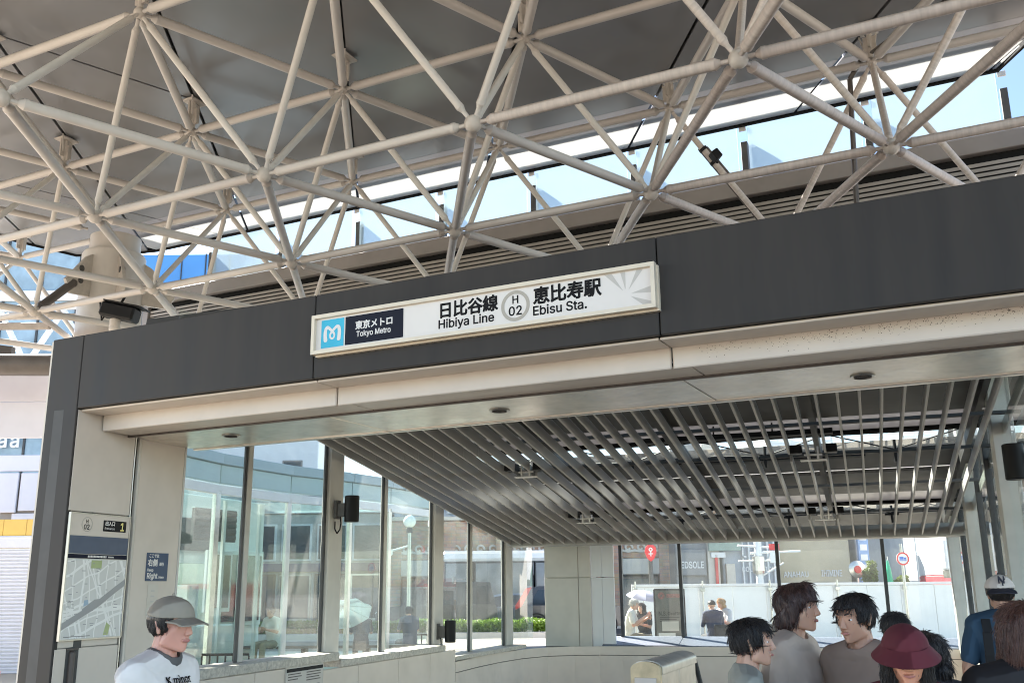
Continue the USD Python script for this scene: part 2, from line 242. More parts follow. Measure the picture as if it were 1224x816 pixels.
hole = Polygon([L(2.4), L(13.0), Wp(.3), Wp(8.6), (.1, 16), (.50, 8.2)]).buffer(.16)
paving = Polygon([street(-90, -60)[:2], street(90, -60)[:2], street(90, 33.6)[:2], street(-90, 33.6)[:2]]).difference(hole)
setting('plaza_paving', prism(paving, .2, -.2), CONC)
setting('road', put(bx(-200, 200, 33.8, 44.5, -.35, -.12), T_UP), ROADM)
setting('kerb', put(cbx(-90, 90, 33.6, 33.8, -.3, .02, .02), T_UP), CREAM2)
setting('far_pavement', put(bx(-200, 200, 44.5, 140, -.3, 0), T_UP), CREAM2)
setting('ground', put(bx(-900, 900, -900, 900, -3.9, -3.7), T_UP), CONC)
st_m = cat_([put(bx(0, 8.1, .30 * k, .30 * (k + 1), -3.2, -.16 * (k + 1)), frame((0, 0, 0), (1, 0, 0), (0, 1, 0))) for k in range(18)])
T = np.eye(4); T[:2, 0] = (.993, .118); T[:2, 1] = ux; T[:2, 3] = L(2.6)
setting('stairs', put(st_m, T), CONC)
setting('lower_floor', prism(Polygon([L(7.9), L(14.2), Wp(8.8), (.1, 14)]), .2, -3.3), CONC)

# ================================================================== space frame
a_ = 2.4
def Nn(i, j): return np.array([(-2.62 + i + .376 * j) * a_, (2.94 + .948 * j) * a_, 1.65 + 1.686 * a_])
def Tn(i, j): return np.array([(-2.704 + i + .376 * j) * a_, (3.572 + .948 * j) * a_, 1.65 + 2.406 * a_])
N = {(i, j) for j in (0, 1, 2) for i in range(-5, 5)} | {(i, -1) for i in (-4, -3, -2, -1, 0, 3)} | {(-5, -1)}
N -= {(4, 0), (4, 1), (4, 2), (-5, 0), (-5, -1)} | {(-5, 2)}
Tt = {(i, j) for j in (-1, 0, 1) for i in range(-4, 4)} | {(-5, 1), (-5, 0)}
COL = (-3, 1)
sf = thing('space_frame', 'pale beige steel tube space frame spanning under the grey canopy roof', 'space frame')
def bar_mesh(Lg, r, e0=.095, e1=.095):
    a0, a1 = e0, Lg - e1
    prof = [(.0, a0 - .03), (.021, a0 - .03), (.021, a0 + .045), (r * .62, a0 + .05), (r * .95, a0 + .085), (r * 1.07, a0 + .09), (r * 1.07, a0 + .125), (r, a0 + .13),
            (r, a1 - .13), (r * 1.07, a1 - .125), (r * 1.07, a1 - .09), (r * .95, a1 - .085), (r * .62, a1 - .05), (.021, a1 - .045), (.021, a1 + .03), (0, a1 + .03)]
    return lathe(prof, 14)
def bar(p, q, r, m, e0=.095, e1=.095):
    d = q - p; Lg = np.linalg.norm(d)
    obj('bar', bar_mesh(Lg, r, e0, e1), m, sf, smooth=40, xf=zto(p, d))
def inview(p, q=None):
    """keeps the members near what the photograph shows, a margin round it"""
    for k in np.linspace(0, 1, 9):
        w = p if q is None else p + (q - p) * k
        v = w - np.array(EYE); z = v @ fw
        if z > 1 and -900 < 1168 * (v @ r2) / z < 900 and -640 < 1168 * (v @ d2) / z < 330: return True
    return False
def worn(p): return p[0] > -2.9
nb = 0
for (i, j) in sorted(N):
    p = Nn(i, j)
    for (di, dj) in ((1, 0), (0, 1), (-1, 1)):
        k = (i + di, j + dj)
        if k in N and inview(p, Nn(*k)):
            bar(p, Nn(*k), .049, BARDIRT if worn((p + Nn(*k)) / 2) else BAR); nb += 1
for (i, j) in sorted(Tt):
    p = Tn(i, j)
    for (di, dj) in ((1, 0), (0, 1), (-1, 1)):
        k = (i + di, j + dj)
        if k in Tt and inview(p, Tn(*k)):
            e = (.50 if (i, j) == COL else .08, .50 if k == COL else .08)
            bar(p, Tn(*k), .051, BAR, *e); nb += 1
    for k in ((i, j), (i, j + 1), (i - 1, j + 1)):
        if k in N and inview(p, Nn(*k)) and (i, j) != COL:
            bar(p, Nn(*k), .037, DKBROWN if (i, j, k) in (((2, 1), (2, 1), 0),) else (BARDIRT if worn(Nn(*k)) else BAR)); nb += 1
node_m = ball((0, 0, 0), .082, 2)
tnode_m = ball((0, 0, 0), .062, 2)
for k in sorted(N):
    if inview(Nn(*k)): obj('node', put(node_m, np.eye(4)), NODE, sf, smooth=True, xf=zto(Nn(*k), (0, 0, 1)))
for k in sorted(Tt):
    if k == COL or not inview(Tn(*k)): continue
    p = Tn(*k)
    obj('node', tnode_m, NODE, sf, smooth=True, xf=zto(p, (0, 0, 1)))
    hm = cat_([cyl((0, 0, .05), (0, 0, .44), .03, 10), bx(-.09, .09, -.012, .012, .16, .40), bx(-.012, .012, -.07, .07, .10, .32), cbx(-.13, .13, -.10, .10, .405, .43, .006),
               cyl((.09, .07, .2), (.16, .12, .43), .010, 6), cyl((-.09, -.07, .2), (-.16, -.12, .43), .010, 6)])
    obj('roof_bracket', hm, NODE, sf, xf=zto(p, (0, 0, 1)))

# ------------------------------------------------------------------ canopy roof: sheets with open joints above the frame's top nodes
ZR = 7.88
outline = Polygon([(-3.5, -3), (9.5, -3), (7.8, 0.2), (.53, 12.62), (-13.75, 12.62), (-14.3, 12.5), (-15.3, 12.1), (-15.6, 11.0), (-15.3, 8), (-14.9, 3.3), (-18.5, 3.2), (-18.5, -3)])  # out-of-view edges shaped to shade the entrance leg and let sun onto the sills
cdir = np.array([-.624, .948]); bdir = np.array([.376, .948])
seams = []
for i in range(-9, 9):
    q = Tn(i, 0)[:2]; seams.append(LineString([q - cdir * 12, q + cdir * 9]).buffer(.021))
q = Tn(-1, 0)[:2]; seams.append(LineString([q, q - bdir * 9]).buffer(.018))
q = Tn(-3, 0)[:2]; seams.append(LineString([q - bdir * 9, q + bdir * 9]).buffer(.014))
q = Tn(-1, -1)[:2]
cr = thing('canopy_roof', 'wide grey sheet roof over the space frame', 'roof')
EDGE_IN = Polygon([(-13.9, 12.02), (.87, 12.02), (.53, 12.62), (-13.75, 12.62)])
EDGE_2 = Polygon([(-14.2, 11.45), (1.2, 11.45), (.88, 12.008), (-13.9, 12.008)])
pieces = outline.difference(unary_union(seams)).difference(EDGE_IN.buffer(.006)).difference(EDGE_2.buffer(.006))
for g in sorted(getattr(pieces, 'geoms', [pieces]), key=lambda g: (round(g.centroid.x, 3), round(g.centroid.y, 3))):
    if g.area > .15: obj('roof_sheet', prism(g, .06, ZR), ROOF, cr)
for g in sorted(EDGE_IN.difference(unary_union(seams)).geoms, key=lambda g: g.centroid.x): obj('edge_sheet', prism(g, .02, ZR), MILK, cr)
for g in sorted(EDGE_2.difference(unary_union(seams)).geoms, key=lambda g: g.centroid.x): obj('inner_edge_sheet', prism(g, .02, ZR), MILKD, cr)  # added paler strip: brightening of the roof towards the glazing put into its colour
obj('upper_deck', prism(outline.buffer(-.02).difference(EDGE_IN).difference(EDGE_2), .25, ZR + .10), DKGREY, cr)
edge = LineString([(6.9, 1.7), (.53, 12.62), (-13.75, 12.62), (-14.3, 12.5), (-15.3, 12.1), (-15.6, 11.0), (-15.3, 8), (-14.9, 3.3), (-18.5, 3.2), (-18.5, -3)]).buffer(.02, cap_style=2, join_style=2)
obj('edge_trim', prism(edge, .42, ZR - .035), RUBBER, cr)

# ------------------------------------------------------------------ support column
tc = Tn(*COL)
sc = thing('support_column', 'thick round beige steel column carrying the canopy beside the entrance', 'column', (tc[0], tc[1], 0))
obj('shaft', lathe([(0, 0), (.50, 0), (.50, 7.02), (.48, 7.06), (.40, 7.08), (.40, 7.36), (0, 7.36)], 40), BAR, sc, smooth=40)
obj('weld_ring', lathe([(.50, 5.36), (.512, 5.365), (.512, 5.385), (.50, 5.39)], 40), NODE, sc, smooth=40)
for kk in ((-3, 1), (-2, 1), (-3, 2)):
    d = Nn(*kk) - tc; h = d[:2] / np.linalg.norm(d[:2])
    gp = Polygon([(.46, 6.95), (.62, 6.85), (1.02, 6.36), (.90, 6.16), (.46, 6.22)])
    gm = prism(gp, .05, -.025)
    holes = [put(cyl((.72, 6.62, -.04), (.72, 6.62, .04), .05, 14), np.eye(4)), put(cyl((.72, 6.42, -.04), (.72, 6.42, .04), .05, 14), np.eye(4))]
    Tg = frame((0, 0, 0), (h[0], h[1], 0), (0, 0, 1))
    gu = obj('gusset', put(gm, Tg), NODE, sc)
    for hh in holes: obj('bolt', put(hh, Tg), DKGREY, gu)
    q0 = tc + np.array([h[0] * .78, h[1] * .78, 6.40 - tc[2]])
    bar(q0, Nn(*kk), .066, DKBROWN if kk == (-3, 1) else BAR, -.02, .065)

# ------------------------------------------------------------------ clerestory of frosted panes, grey band, louvres
YC = 12.66
gsn = thing('glass_screen', 'row of frosted glass panes between dark posts under the canopy edge', 'glass screen')
xs = [-15.78 + 1.64 * k for k in range(11)]
xs = [-12.49 + 1.633 * k for k in range(-1, 9)]
for k, x in enumerate(xs[:-1]):
    x0, x1 = x + .075, xs[k + 1] - .075
    if k == 0: continue
    obj('frosted_pane', cbx(x0, x1, YC, YC + .02, 7.135, 7.99, .004), FROST, gsn)
for x in xs[1:]:
    pm = cat_([cbx(x - .045, x + .045, YC + .05, YC + .17, 6.95, 7.66, .006)])
    obj('post', pm, DKGREY, gsn)
    obj('pane_clip', cbx(x - .05, x + .05, YC + .004, YC + .03, 7.80, 7.87, .004), WHITE, gsn)
obj('bottom_rail', cbx(-14.2, 5.5, YC - .05, YC + .20, 6.82, 7.05, .008), MIDGREY, gsn)
obj('shadow_gap', bx(-13.9, 5.5, YC + .06, YC + .26, 6.70, 6.815), RUBBER, gsn)
lv = thing('louvre_screen', 'horizontal grey beige louvres running behind the dark entrance fascia', 'louvre')
for k in range(9):
    z = 6.66 - .068 * k
    sm = prism(Polygon([(0, 0), (.040, .016), (.040, .062), (0, .046)]), 19.4)
    obj('louvre_blade', put(sm, frame((-13.85, YC + .02, z), (0, 1, 0), (0, 0, 1))), LOUVRE, lv)
obj('backing', bx(-13.9, 5.5, YC + .13, YC + .17, 6.05, 6.80), DKGREY, lv)
obj('jamb', cbx(-14.02, -13.88, YC - .02, YC + .17, 6.0, 6.82, .006), MIDGREY, lv)
# ================================================================== entrance portal
YP = 6.0
ZB, ZT = 3.25, 3.93            # fascia
ZD = 3.087                      # underside of the lintel
XR = 5.2
ep = thing('entrance_portal', 'charcoal panelled station entrance frame with a cream lintel', 'entrance')
xj = [-7.372, -4.74, -1.905, .93, 3.76, XR]
for k in range(5):
    obj('fascia_panel', cbx(xj[k] + .004, xj[k + 1] - .004, YP, YP + .05, ZB, ZT, .005), FASCIA, ep)
obj('leg_panel', cbx(-7.775, -7.376, YP, YP + .05, 0, ZT, .005), FASCIA, ep)
obj('leg_edge', cbx(-7.81, -7.778, YP + .012, YP + .30, 0, ZT - .01, .004), CREAM2, ep)
obj('top_flashing', cbx(-7.80, XR, YP + .052, YP + .42, ZT - .04, ZT - .004, .004), FASCIA, ep)
obj('fascia_core', bx(-7.77, XR, YP + .055, YP + .40, ZD + .20, ZT - .045), DKGREY, ep)
obj('leg_core', bx(-7.772, -7.41, YP + .055, YP + .32, 0, ZT - .05), DKGREY, ep)
# lintel: shallow soffit, drop face, slot, ceiling strip
xs2 = [-7.40, -4.737, -1.931, .88, 3.7, XR]
for k in range(5):
    obj('soffit_panel', cbx(xs2[k] + .005, xs2[k + 1] - .005, YP + .058, 6.312, ZB - .02, ZB - .002, .003), CREAM, ep)
    obj('lintel_panel', cbx(xs2[k] + .006, xs2[k + 1] - .006, 6.316, 6.345, ZD, ZB + .05, .008), None and CREAM or CREAM, ep)
    obj('lintel_soffit', cbx(xs2[k] + .13 * (k > 0), xs2[k + 1] + .12, 6.348, 6.66, ZD + .004, ZD + .022, .004), CREAM, ep)
obj('shutter_slot', bx(-7.46, XR, 6.665, 6.80, ZD + .05, ZD + .12), RUBBER, ep)
obj('slot_lip', cbx(-7.45, XR, 6.664, 6.69, ZD - .012, ZD + .05, .004), DKBROWN, ep)
xs3 = [-7.55, -5.12, -1.985, 1.1, 4.0, XR]
for k in range(5):
    obj('ceiling_panel', cbx(xs3[k] + .006, xs3[k + 1] - .006, 6.74, 7.63, ZD, ZD + .018, .004), STEEL, ep)
obj('ceiling_edge', cbx(-7.56, XR, 7.636, 7.70, ZD - .012, ZD + .16, .006), STEEL, ep)
for (x, y) in ((-6.555, 7.10), (-3.695, 7.16), (-.81, 7.21)):
    dl = obj('downlight', put(lathe([(.058, 0), (.085, 0), (.088, -.006), (.084, -.010), (.066, -.008), (.058, 0)], 28), zto((x, y, ZD - .001), (0, 0, 1))), STAIN, ep)
    obj('reflector', put(lathe([(0, .05), (.05, .045), (.062, -.004)], 24), zto((x, y, ZD - .012), (0, 0, 1))), DKGREY, dl)
# grime specks on the right-hand lintel panel
GRIME = mat('lintel_grime', (.14, .115, .10), .8, var=.3, scale=30)
gr = []
for k in range(620):
    u = rng.beta(1.6, 1.5); x = -1.80 + u * 3.4; z = ZB - .01 - abs(rng.normal(0, .035)) - .05 * (1 - u) * rng.random()
    if z < ZD + .01: continue
    r = rng.uniform(.0012, .0034)
    m = trimesh.creation.cylinder(r, .002, sections=5); m.apply_scale((1, rng.uniform(.7, 1.6), 1))
    m.apply_transform(frame((x, 6.3155, z), (1, 0, 0), (0, 0, 1))); gr.append(m)
obj('grime', cat_(gr), GRIME, ep, kind='stuff')
obj('entrance_roof', cat_([bx(-7.7, XR, YP + .40, 8.6, 3.70, 3.90)]), ROOFDK, ep)

# ------------------------------------------------------------------ inner left wall beside the opening
iw = thing('reveal_wall', 'cream panelled side wall inside the left of the entrance', 'wall')
def lwall(s0, s1, z0, z1, d0, d1, c=.006): return wbox(L(s0), L(s1), z0, z1, d0, d1, c)      # d to the left of the direction: outwards
obj('wall_panel', lwall(.02, .785, 2.345, ZB - .005, 0, .05), CREAM, iw)
obj('wall_panel', lwall(.02, .785, 1.182, 2.340, 0.012, .05), CREAM, iw)
obj('wall_panel', lwall(.30, .785, 0, 1.178, 0, .05), CREAM, iw)
obj('wall_panel', lwall(.02, .155, 0, 1.178, 0, .05), CREAM, iw)
obj('recess_back', lwall(.157, .298, 0, 1.178, .06, .09), DKBROWN, iw)
obj('recess_trim', lwall(.157, .298, 1.16, 1.178, -.004, .06, .003), DKBROWN, iw)
obj('shutter_rail', lwall(.80, .845, 0, ZD + .03, .02, .12), RUBBER, iw)
obj('rail_trim', lwall(.787, .800, 0, ZD + .03, -.006, .05, .003), STAIN, iw)
obj('rail_trim', lwall(.846, .875, 0, ZD + .03, -.006, .05, .004), CREAM2, iw)
obj('wall_panel', lwall(.877, 1.53, 0, ZD + .02, 0, .05), CREAM, iw)
obj('wall_panel', lwall(1.533, 1.56, 0, ZD + .02, -.004, .30), POST, iw)
obj('wall_core', lwall(.02, 1.55, 0, ZB, .125, .28, 0), DKGREY, iw)
hr = thing('handrail_bar', 'short dark brown upright pull bar in the recess under the map board', 'handle')
p_ = L(.228, -.005)
obj('tube', cat_([cyl((p_[0], p_[1], .2), (p_[0], p_[1], 1.13), .028, 14), ball((p_[0], p_[1], 1.13), .028, 2)]), DKBROWN, hr, smooth=40)
obj('standoff', cat_([cyl((p_[0], p_[1], .4), (p_[0] - .09, p_[1] - .01, .4), .012, 8), cyl((p_[0], p_[1], 1.0), (p_[0] - .09, p_[1] - .01, 1.0), .012, 8)]), DKBROWN, hr)

# ------------------------------------------------------------------ station sign
sg = thing('station_sign', 'long white station name sign in a pale metal frame on the charcoal fascia', 'sign')
SX0, SX1, SZ0, SZ1 = -4.706, -1.898, 3.419, 3.7325
ST = frame((SX0, YP - .045, SZ0), (1, 0, 0), (0, 0, 1)); SW, SH = SX1 - SX0, SZ1 - SZ0
def sgn(name, m, material, parent=sg, T=ST, **k): return obj(name, put(m, T), material, parent, **k)
fwid = .028
def mitre(pts): return prism(Polygon(pts), .052, -.012)
o, i_ = 0, fwid
sgn('frame_rail', mitre([(0, 0), (SW, 0), (SW - fwid, fwid), (fwid, fwid)]), FRAMEM)
sgn('frame_rail', mitre([(0, SH), (fwid, SH - fwid), (SW - fwid, SH - fwid), (SW, SH)]), FRAMEM)
sgn('frame_rail', mitre([(0, 0.001), (fwid, fwid + .001), (fwid, SH - fwid - .001), (0, SH - .001)]), FRAMEM)
sgn('frame_rail', mitre([(SW, .001), (SW, SH - .001), (SW - fwid, SH - fwid - .001), (SW - fwid, fwid + .001)]), FRAMEM)
face = sgn('face', rect(fwid - .004, SW - fwid + .004, fwid - .004, SH - fwid + .004, .01, 0), SIGNW)
sgn('back_box', rect(.01, SW + .008, -.012, SH - .01, .038, -.052), FRAMEM)
ix0, iz0, ih = fwid, fwid, SH - 2 * fwid
# left: cyan emblem tile and navy name plate
tile = sgn('emblem_tile', rrect(ix0 + .050, ix0 + .264, iz0 + .018, iz0 + ih - .016, .004, .002, .0105), CYAN)
def curve(pts, w, d=.002, z=.0):
    return prism(LineString(pts).buffer(w, cap_style=2, join_style=1), d, z)
cx, cz = ix0 + .157, iz0 + ih / 2
tpar = np.linspace(0, 1, 60)
def bez(p0, p1, p2, p3):
    t = tpar[:, None]; p0, p1, p2, p3 = map(np.array, (p0, p1, p2, p3))
    return (1 - t) ** 3 * p0 + 3 * (1 - t) ** 2 * t * p1 + 3 * (1 - t) * t ** 2 * p2 + t ** 3 * p3
u_ = .066
mk = []
for sgnx in (-1, 1):
    b1 = bez((sgnx * -.95, -.75), (sgnx * -1.15, .35), (sgnx * -.95, 1.1), (sgnx * -.42, .62))
    b2 = bez((sgnx * -.42, .62), (sgnx * .02, .2), (sgnx * .38, -.02), (sgnx * .30, -.38))
    b3 = bez((sgnx * .30, -.38), (sgnx * .24, -.62), (sgnx * .05, -.66), (0, -.66))
    pts = np.vstack([b1, b2[1:], b3[1:]]) * u_ + (cx, cz)
    wid = np.r_[np.linspace(.017, .0115, 60), np.linspace(.0115, .0075, 59), np.full(59, .0075)]
    mk += [Point(*p).buffer(w, 8) for p, w in zip(pts, wid)]
sgn('emblem', prism(unary_union(mk).simplify(.0004), .0015, .0127), WHITE, tile)
plate = sgn('name_plate', rrect(ix0 + .278, ix0 + .806, iz0 + .018, iz0 + ih - .016, .005, .002, .0105), NAVY)
sgn('lettering', at(jp('東京メトロ', .065, .0015, 1.0), ix0 + .372, iz0 + .128, .0127), WHITE, plate)
sgn('lettering', at(latin('Tokyo Metro', .042, .0015, True, .312), ix0 + .385, iz0 + .072, .0127), WHITE, plate)
# middle lettering
sgn('lettering', at(jp('日比谷線', .118, .0015, .985), ix0 + 1.108, iz0 + .115, .0105), INK, face)
sgn('lettering', at(latin('Hibiya Line', .063, .0015, True, .460), ix0 + 1.113, iz0 + .042, .0105), INK, face)
sgn('line_ring', ring2(ix0 + 1.742, iz0 + .130, .088, .112, .0015, .0105), RINGG, face)
sgn('lettering', at(latin('H', .056, .0015, True), ix0 + 1.719, iz0 + .148, .0105), INK, face)
sgn('lettering', at(latin('02', .064, .0015, True), ix0 + 1.690, iz0 + .062, .0105), INK, face)
sgn('lettering', at(jp('恵比寿駅', .122, .0015, .985), ix0 + 1.880, iz0 + .115, .0105), INK, face)
sgn('lettering', at(latin('Ebisu Sta.', .064, .0015, True, .405), ix0 + 1.880, iz0 + .040, .0105), INK, face)
# pale star rays at the right end
c0 = (ix0 + 2.57, iz0 + .095)
rays = []
area = sbox(ix0 + 2.30, iz0 + .004, ix0 + 2.745, iz0 + ih - .004)
for ang, hw in ((4, .15), (58, .12), (97, .13), (128, .12), (-30, .16)):
    a = math.radians(ang); q = .62
    rays.append(Polygon([(c0[0] + .035 * math.cos(a), c0[1] + .035 * math.sin(a)), (c0[0] + q * math.cos(a - hw), c0[1] + q * math.sin(a - hw)), (c0[0] + q * math.cos(a + hw), c0[1] + q * math.sin(a + hw))]).buffer(0))
sgn('ray_motif', prism(unary_union([r.intersection(area) for r in rays]), .0008, .0102), RAYG, face)

# ------------------------------------------------------------------ area map board
MT = frame((*L(.02, .022), 1.243), (ux[0], ux[1], 0), (0, 0, 1))
MWd, MHt = .755, 1.09
mb = thing('map_board', 'tall street map board with a dark blue panel and exit number on the cream wall', 'map board')
MAPB = mat('map_base', (.60, .59, .56), .35, var=.03)
MROAD = mat('map_road', (.78, .77, .74), .35, var=.02)
MRAIL = mat('map_rail', (.30, .30, .30), .35, var=.03)
MGREEN = mat('map_green', (.36, .42, .20), .35, var=.06)
MBLUE = mat('map_blue', (.30, .40, .50), .35, var=.06)
BLUEP = mat('blue_panel', (.055, .075, .12), .3, var=.06)
YELL = mat('exit_yellow', (.80, .70, .25), .4)
def mp(name, m, material, parent=mb, **k): return obj(name, put(m, MT), material, parent, **k)
mp('board', rect(.008, MWd - .008, .008, MHt - .008, .018, -.014), CREAM2)
for (x0, x1, y0, y1) in ((0, MWd, 0, .008), (0, MWd, MHt - .008, MHt), (0, .010, .0081, MHt - .0081), (MWd - .010, MWd, .0081, MHt - .0081)):
    mp('frame_rail', rect(x0, x1, y0, y1, .026, -.014), STAIN)
hd = mp('header', rect(.012, MWd - .012, MHt - .195, MHt - .010, .003, .0045), CREAM)
mp('line_ring', ring2(.205, MHt - .098, .058, .065, .001, .008), RINGG, hd)
mp('lettering', at(latin('H', .032, .001, True), .190, MHt - .088, .008), INK, hd)
mp('lettering', at(latin('02', .042, .001, True), .168, MHt - .142, .008), INK, hd)
ex = mp('exit_plate', rrect(.405, .70, MHt - .150, MHt - .050, .006, .002, .008), BLACK, hd)
mp('lettering', at(jp('出入口', .040, .001), .425, MHt - .098, .0103), SIGNW, ex)
mp('lettering', at(latin('Entrance', .020, .001, False, .125), .425, MHt - .132, .0103), SIGNW, ex)
mp('lettering', at(latin('1', .070, .001, True), .625, MHt - .136, .0103), YELL, ex)
mp('blue_panel', rect(.012, MWd - .012, .735, MHt - .200, .003, .0045), BLUEP)
tb = mp('title_bar', rect(.012, MWd - .012, .695, .731, .003, .0045), NAVY)
mp('lettering', at(latin('||||', .012, .001, False, .001), .2, .7, -.01), NAVY, tb)
mm = mp('map_sheet', rect(.012, MWd - .012, .012, .690, .003, .0045), MAPB)
clip = sbox(.016, .016, MWd - .016, .686)
r2_ = np.random.default_rng(11)
roads = []
for k in range(11):
    y = .03 + k * .066; pts = [(x, y + .10 * math.sin(2.2 * x + k * .7) + .25 * (x - .37) + r2_.normal(0, .010)) for x in np.linspace(-.05, .85, 9)]
    roads.append(LineString(pts).buffer(.0065 if k % 3 else .011))
for k in range(13):
    x = -.05 + k * .07; pts = [(x - .22 * (y - .3) + r2_.normal(0, .012) + .05 * math.sin(6 * y + k), y) for y in np.linspace(-.05, .75, 8)]
    roads.append(LineString(pts).buffer(.006 if k % 4 else .011))
rail = LineString([(-.02, .10), (.2, .20), (.42, .30), (.62, .42), (.80, .52)]).buffer(.026).union(Polygon([(.24, .20), (.44, .29), (.45, .345), (.38, .34), (.24, .26)]))
mp('map_roads', prism(unary_union(roads).difference(rail.buffer(.006)).intersection(clip).simplify(.0006), .0006, .0076), MROAD, mm)
mp('map_railway', prism(rail.intersection(clip), .0006, .0077), MRAIL, mm)
for g_ in (sbox(.30, .61, .43, .682), Polygon([(.52, .03), (.58, .03), (.60, .11), (.55, .14)])): mp('map_park', prism(g_, .0006, .0080), MGREEN, mm)
mp('map_pond', prism(Polygon([(.25, .28), (.31, .30), (.30, .34), (.255, .335)]), .0006, .0081), MBLUE, mm)
mp('map_scale', rect(.05, .36, .03, .034, .0006, .0082), INK, mm)
lab = []
for k in range(46):
    x, y = r2_.uniform(.03, MWd - .08), r2_.uniform(.03, .67); lab.append(rect(x, x + r2_.uniform(.02, .05), y, y + .006, .0005, .0084))
mp('map_names', cat_(lab), MRAIL, mm, kind='stuff')
dots = [rect(.25 + .018 * k, .263 + .018 * k, .704, .722, .0006, .0078) for k in range(13)] + [rect(.50 + .011 * k, .508 + .011 * k, .706, .718, .0006, .0078) for k in range(7)]
mp('title_marks', cat_(dots), SIGNW, tb)

# ------------------------------------------------------------------ keep right sign
kr = thing('keep_right_sign', 'small navy keep right sign on the cream inner wall', 'sign')
KT = frame((*L(1.07, .002), 1.745), (ux[0], ux[1], 0), (0, 0, 1))
NAVY2 = mat('keep_right_blue', (.018, .045, .10), .3, var=.05)
obj('plate', put(rect(0, .315, 0, .268, .004, 0, .001), KT), NAVY2, kr)
for nm, m in (('lettering', at(jp('ここでは', .034, .001), .03, .222, .0045)), ('lettering', at(jp('右側', .066, .001), .02, .140, .0045)), ('lettering', at(jp('通行', .032, .001), .185, .145, .0045)),
              ('lettering', at(latin('Keep', .026, .001, True), .02, .092, .0045)), ('lettering', at(latin('Right', .050, .001, True, .150), .02, .025, .0045)), ('lettering', at(latin('Here', .024, .001, True), .19, .025, .0045))):
    obj(nm, put(m, KT), SIGNW, kr)
ws = thing('wall_sticker', 'faint cream notice sticker below the keep right sign', 'notice')
obj('sheet', put(rrect(.05, .20, -.36, -.03, .006, .0015), KT), CREAM2, ws)
obj('print', put(cat_([rect(.10, .15, -.10 - .05 * k, -.085 - .05 * k, .0006, .0018) for k in range(5)]), KT), RAYG, ws, kind='stuff')

# ================================================================== glazed left wall of the stairwell
gw = thing('window_wall', 'tall glazed left wall with pale posts and stepped granite sills', 'window wall')
OF = -.28
zt = 4.6
def roofz(s): return 3.90 - .145 * (s - 2) + .9
def glz(s0, s1, z0, z1, d0=0, d1=.012, c=0): return wbox(L(s0, OF), L(s1, OF), z0, z1, d0, d1, c)
sills = [(1.56, 4.86, .862, .10), (4.90, 8.28, .765, .09), (8.70, 12.25, .565, .07)]
joints = [1.60, 3.06, 5.05, 6.59, 8.50, 10.0, 11.93, 13.55]
for k in range(len(joints) - 1):
    s0, s1 = joints[k], joints[k + 1]
    zs = .875 if s0 < 4.8 else (.775 if s0 < 8.3 else .575)
    zc = roofz(s1) if s0 < 5 else 3.80 - .146 * (s0 - 4.2)
    obj('pane', glz(s0 + .03, s1 - .03, zs, zc), GLASS, gw)
    if s0 > 5: obj('upper_panel', glz(s0 + .03, s1 - .03, zc + .01, roofz(s1) + .3, -.03, .05), DKGREY, gw)  # opaque panel added above the panes to keep sun off the corner pillar
for k, s in enumerate(joints):
    wide = k in (2, 4, 6)
    zs = .86 if s < 4.9 else (.765 if s < 8.6 else .565)
    if wide: obj('post', glz(s - .20, s + .17, zs, roofz(s), -.07, .05, .012), POST, gw)
    elif k not in (0, 7): obj('mullion', glz(s - .05, s + .045, zs, roofz(s), -.035, .04, .006), POST, gw)
    if k not in (0, 7):
        obj('mullion_cover', glz(s - (.27 if wide else .105), s - (.205 if wide else .055), zs, roofz(s), -.028, .0, .004), MULL, gw)
for (s0, s1, z, th) in sills:
    n = max(1, round((s1 - s0) / 1.6))
    for q in range(n):
        a0, a1 = s0 + (s1 - s0) * q / n, s0 + (s1 - s0) * (q + 1) / n
        m = wbox(L(a0 + .004), L(a1 - .004), z - th, z, -.012, .42, .008)
        obj('sill', m, SILL, gw)
sw = thing('stair_wall', 'cream panelled low wall under the left windows down the stairs', 'wall')
edges = [1.56, 3.0, 4.2, 5.4, 6.6, 7.7, 8.7]
for k in range(len(edges) - 1):
    z = .755 if edges[k + 1] < 5.0 else (.67 if edges[k] > 4.8 else .67)
    obj('wall_panel', wbox(L(edges[k] + .005), L(edges[k + 1] - .005), -3.2, z, 0, .05, .005), CREAM, sw)
obj('wall_core', wbox(L(1.56), L(8.9), -3.2, .47, .06, .30), DKGREY, sw)
# curved low wall that links the left wall to the far one
cpts = [np.array(p) for p in ((-8.40, 14.65), (-8.62, 15.8), (-8.78, 17.0), (-8.80, 18.0), (-8.62, 18.75), (-8.2, 19.15), (-7.75, 19.40), (-7.3, 19.50), (-.2, 20.40))]
for k in range(len(cpts) - 1):
    A_, B_ = cpts[k], cpts[k + 1]
    n = max(1, round(np.linalg.norm(B_ - A_) / 1.4))
    for q in range(n):
        a0, a1 = A_ + (B_ - A_) * q / n, A_ + (B_ - A_) * (q + 1) / n
        obj('wall_panel', wbox(a0, a1, -3.2, .300, 0, .015), CREAM, sw)
        obj('coping', wbox(a0, a1, .312, .478, 0, .015), CREAM, sw)
        obj('joint', wbox(a0, a1, .27, .34, .02, .095), RUBBER, sw)
obj('ledge', prism(Polygon([*cpts[:-1], cpts[-1], (-.2, 20.8), (-8.0, 20.0), (-9.6, 19.2), (-9.6, 14.6)]).buffer(-.02), .02, .44), DKGREY, sw)

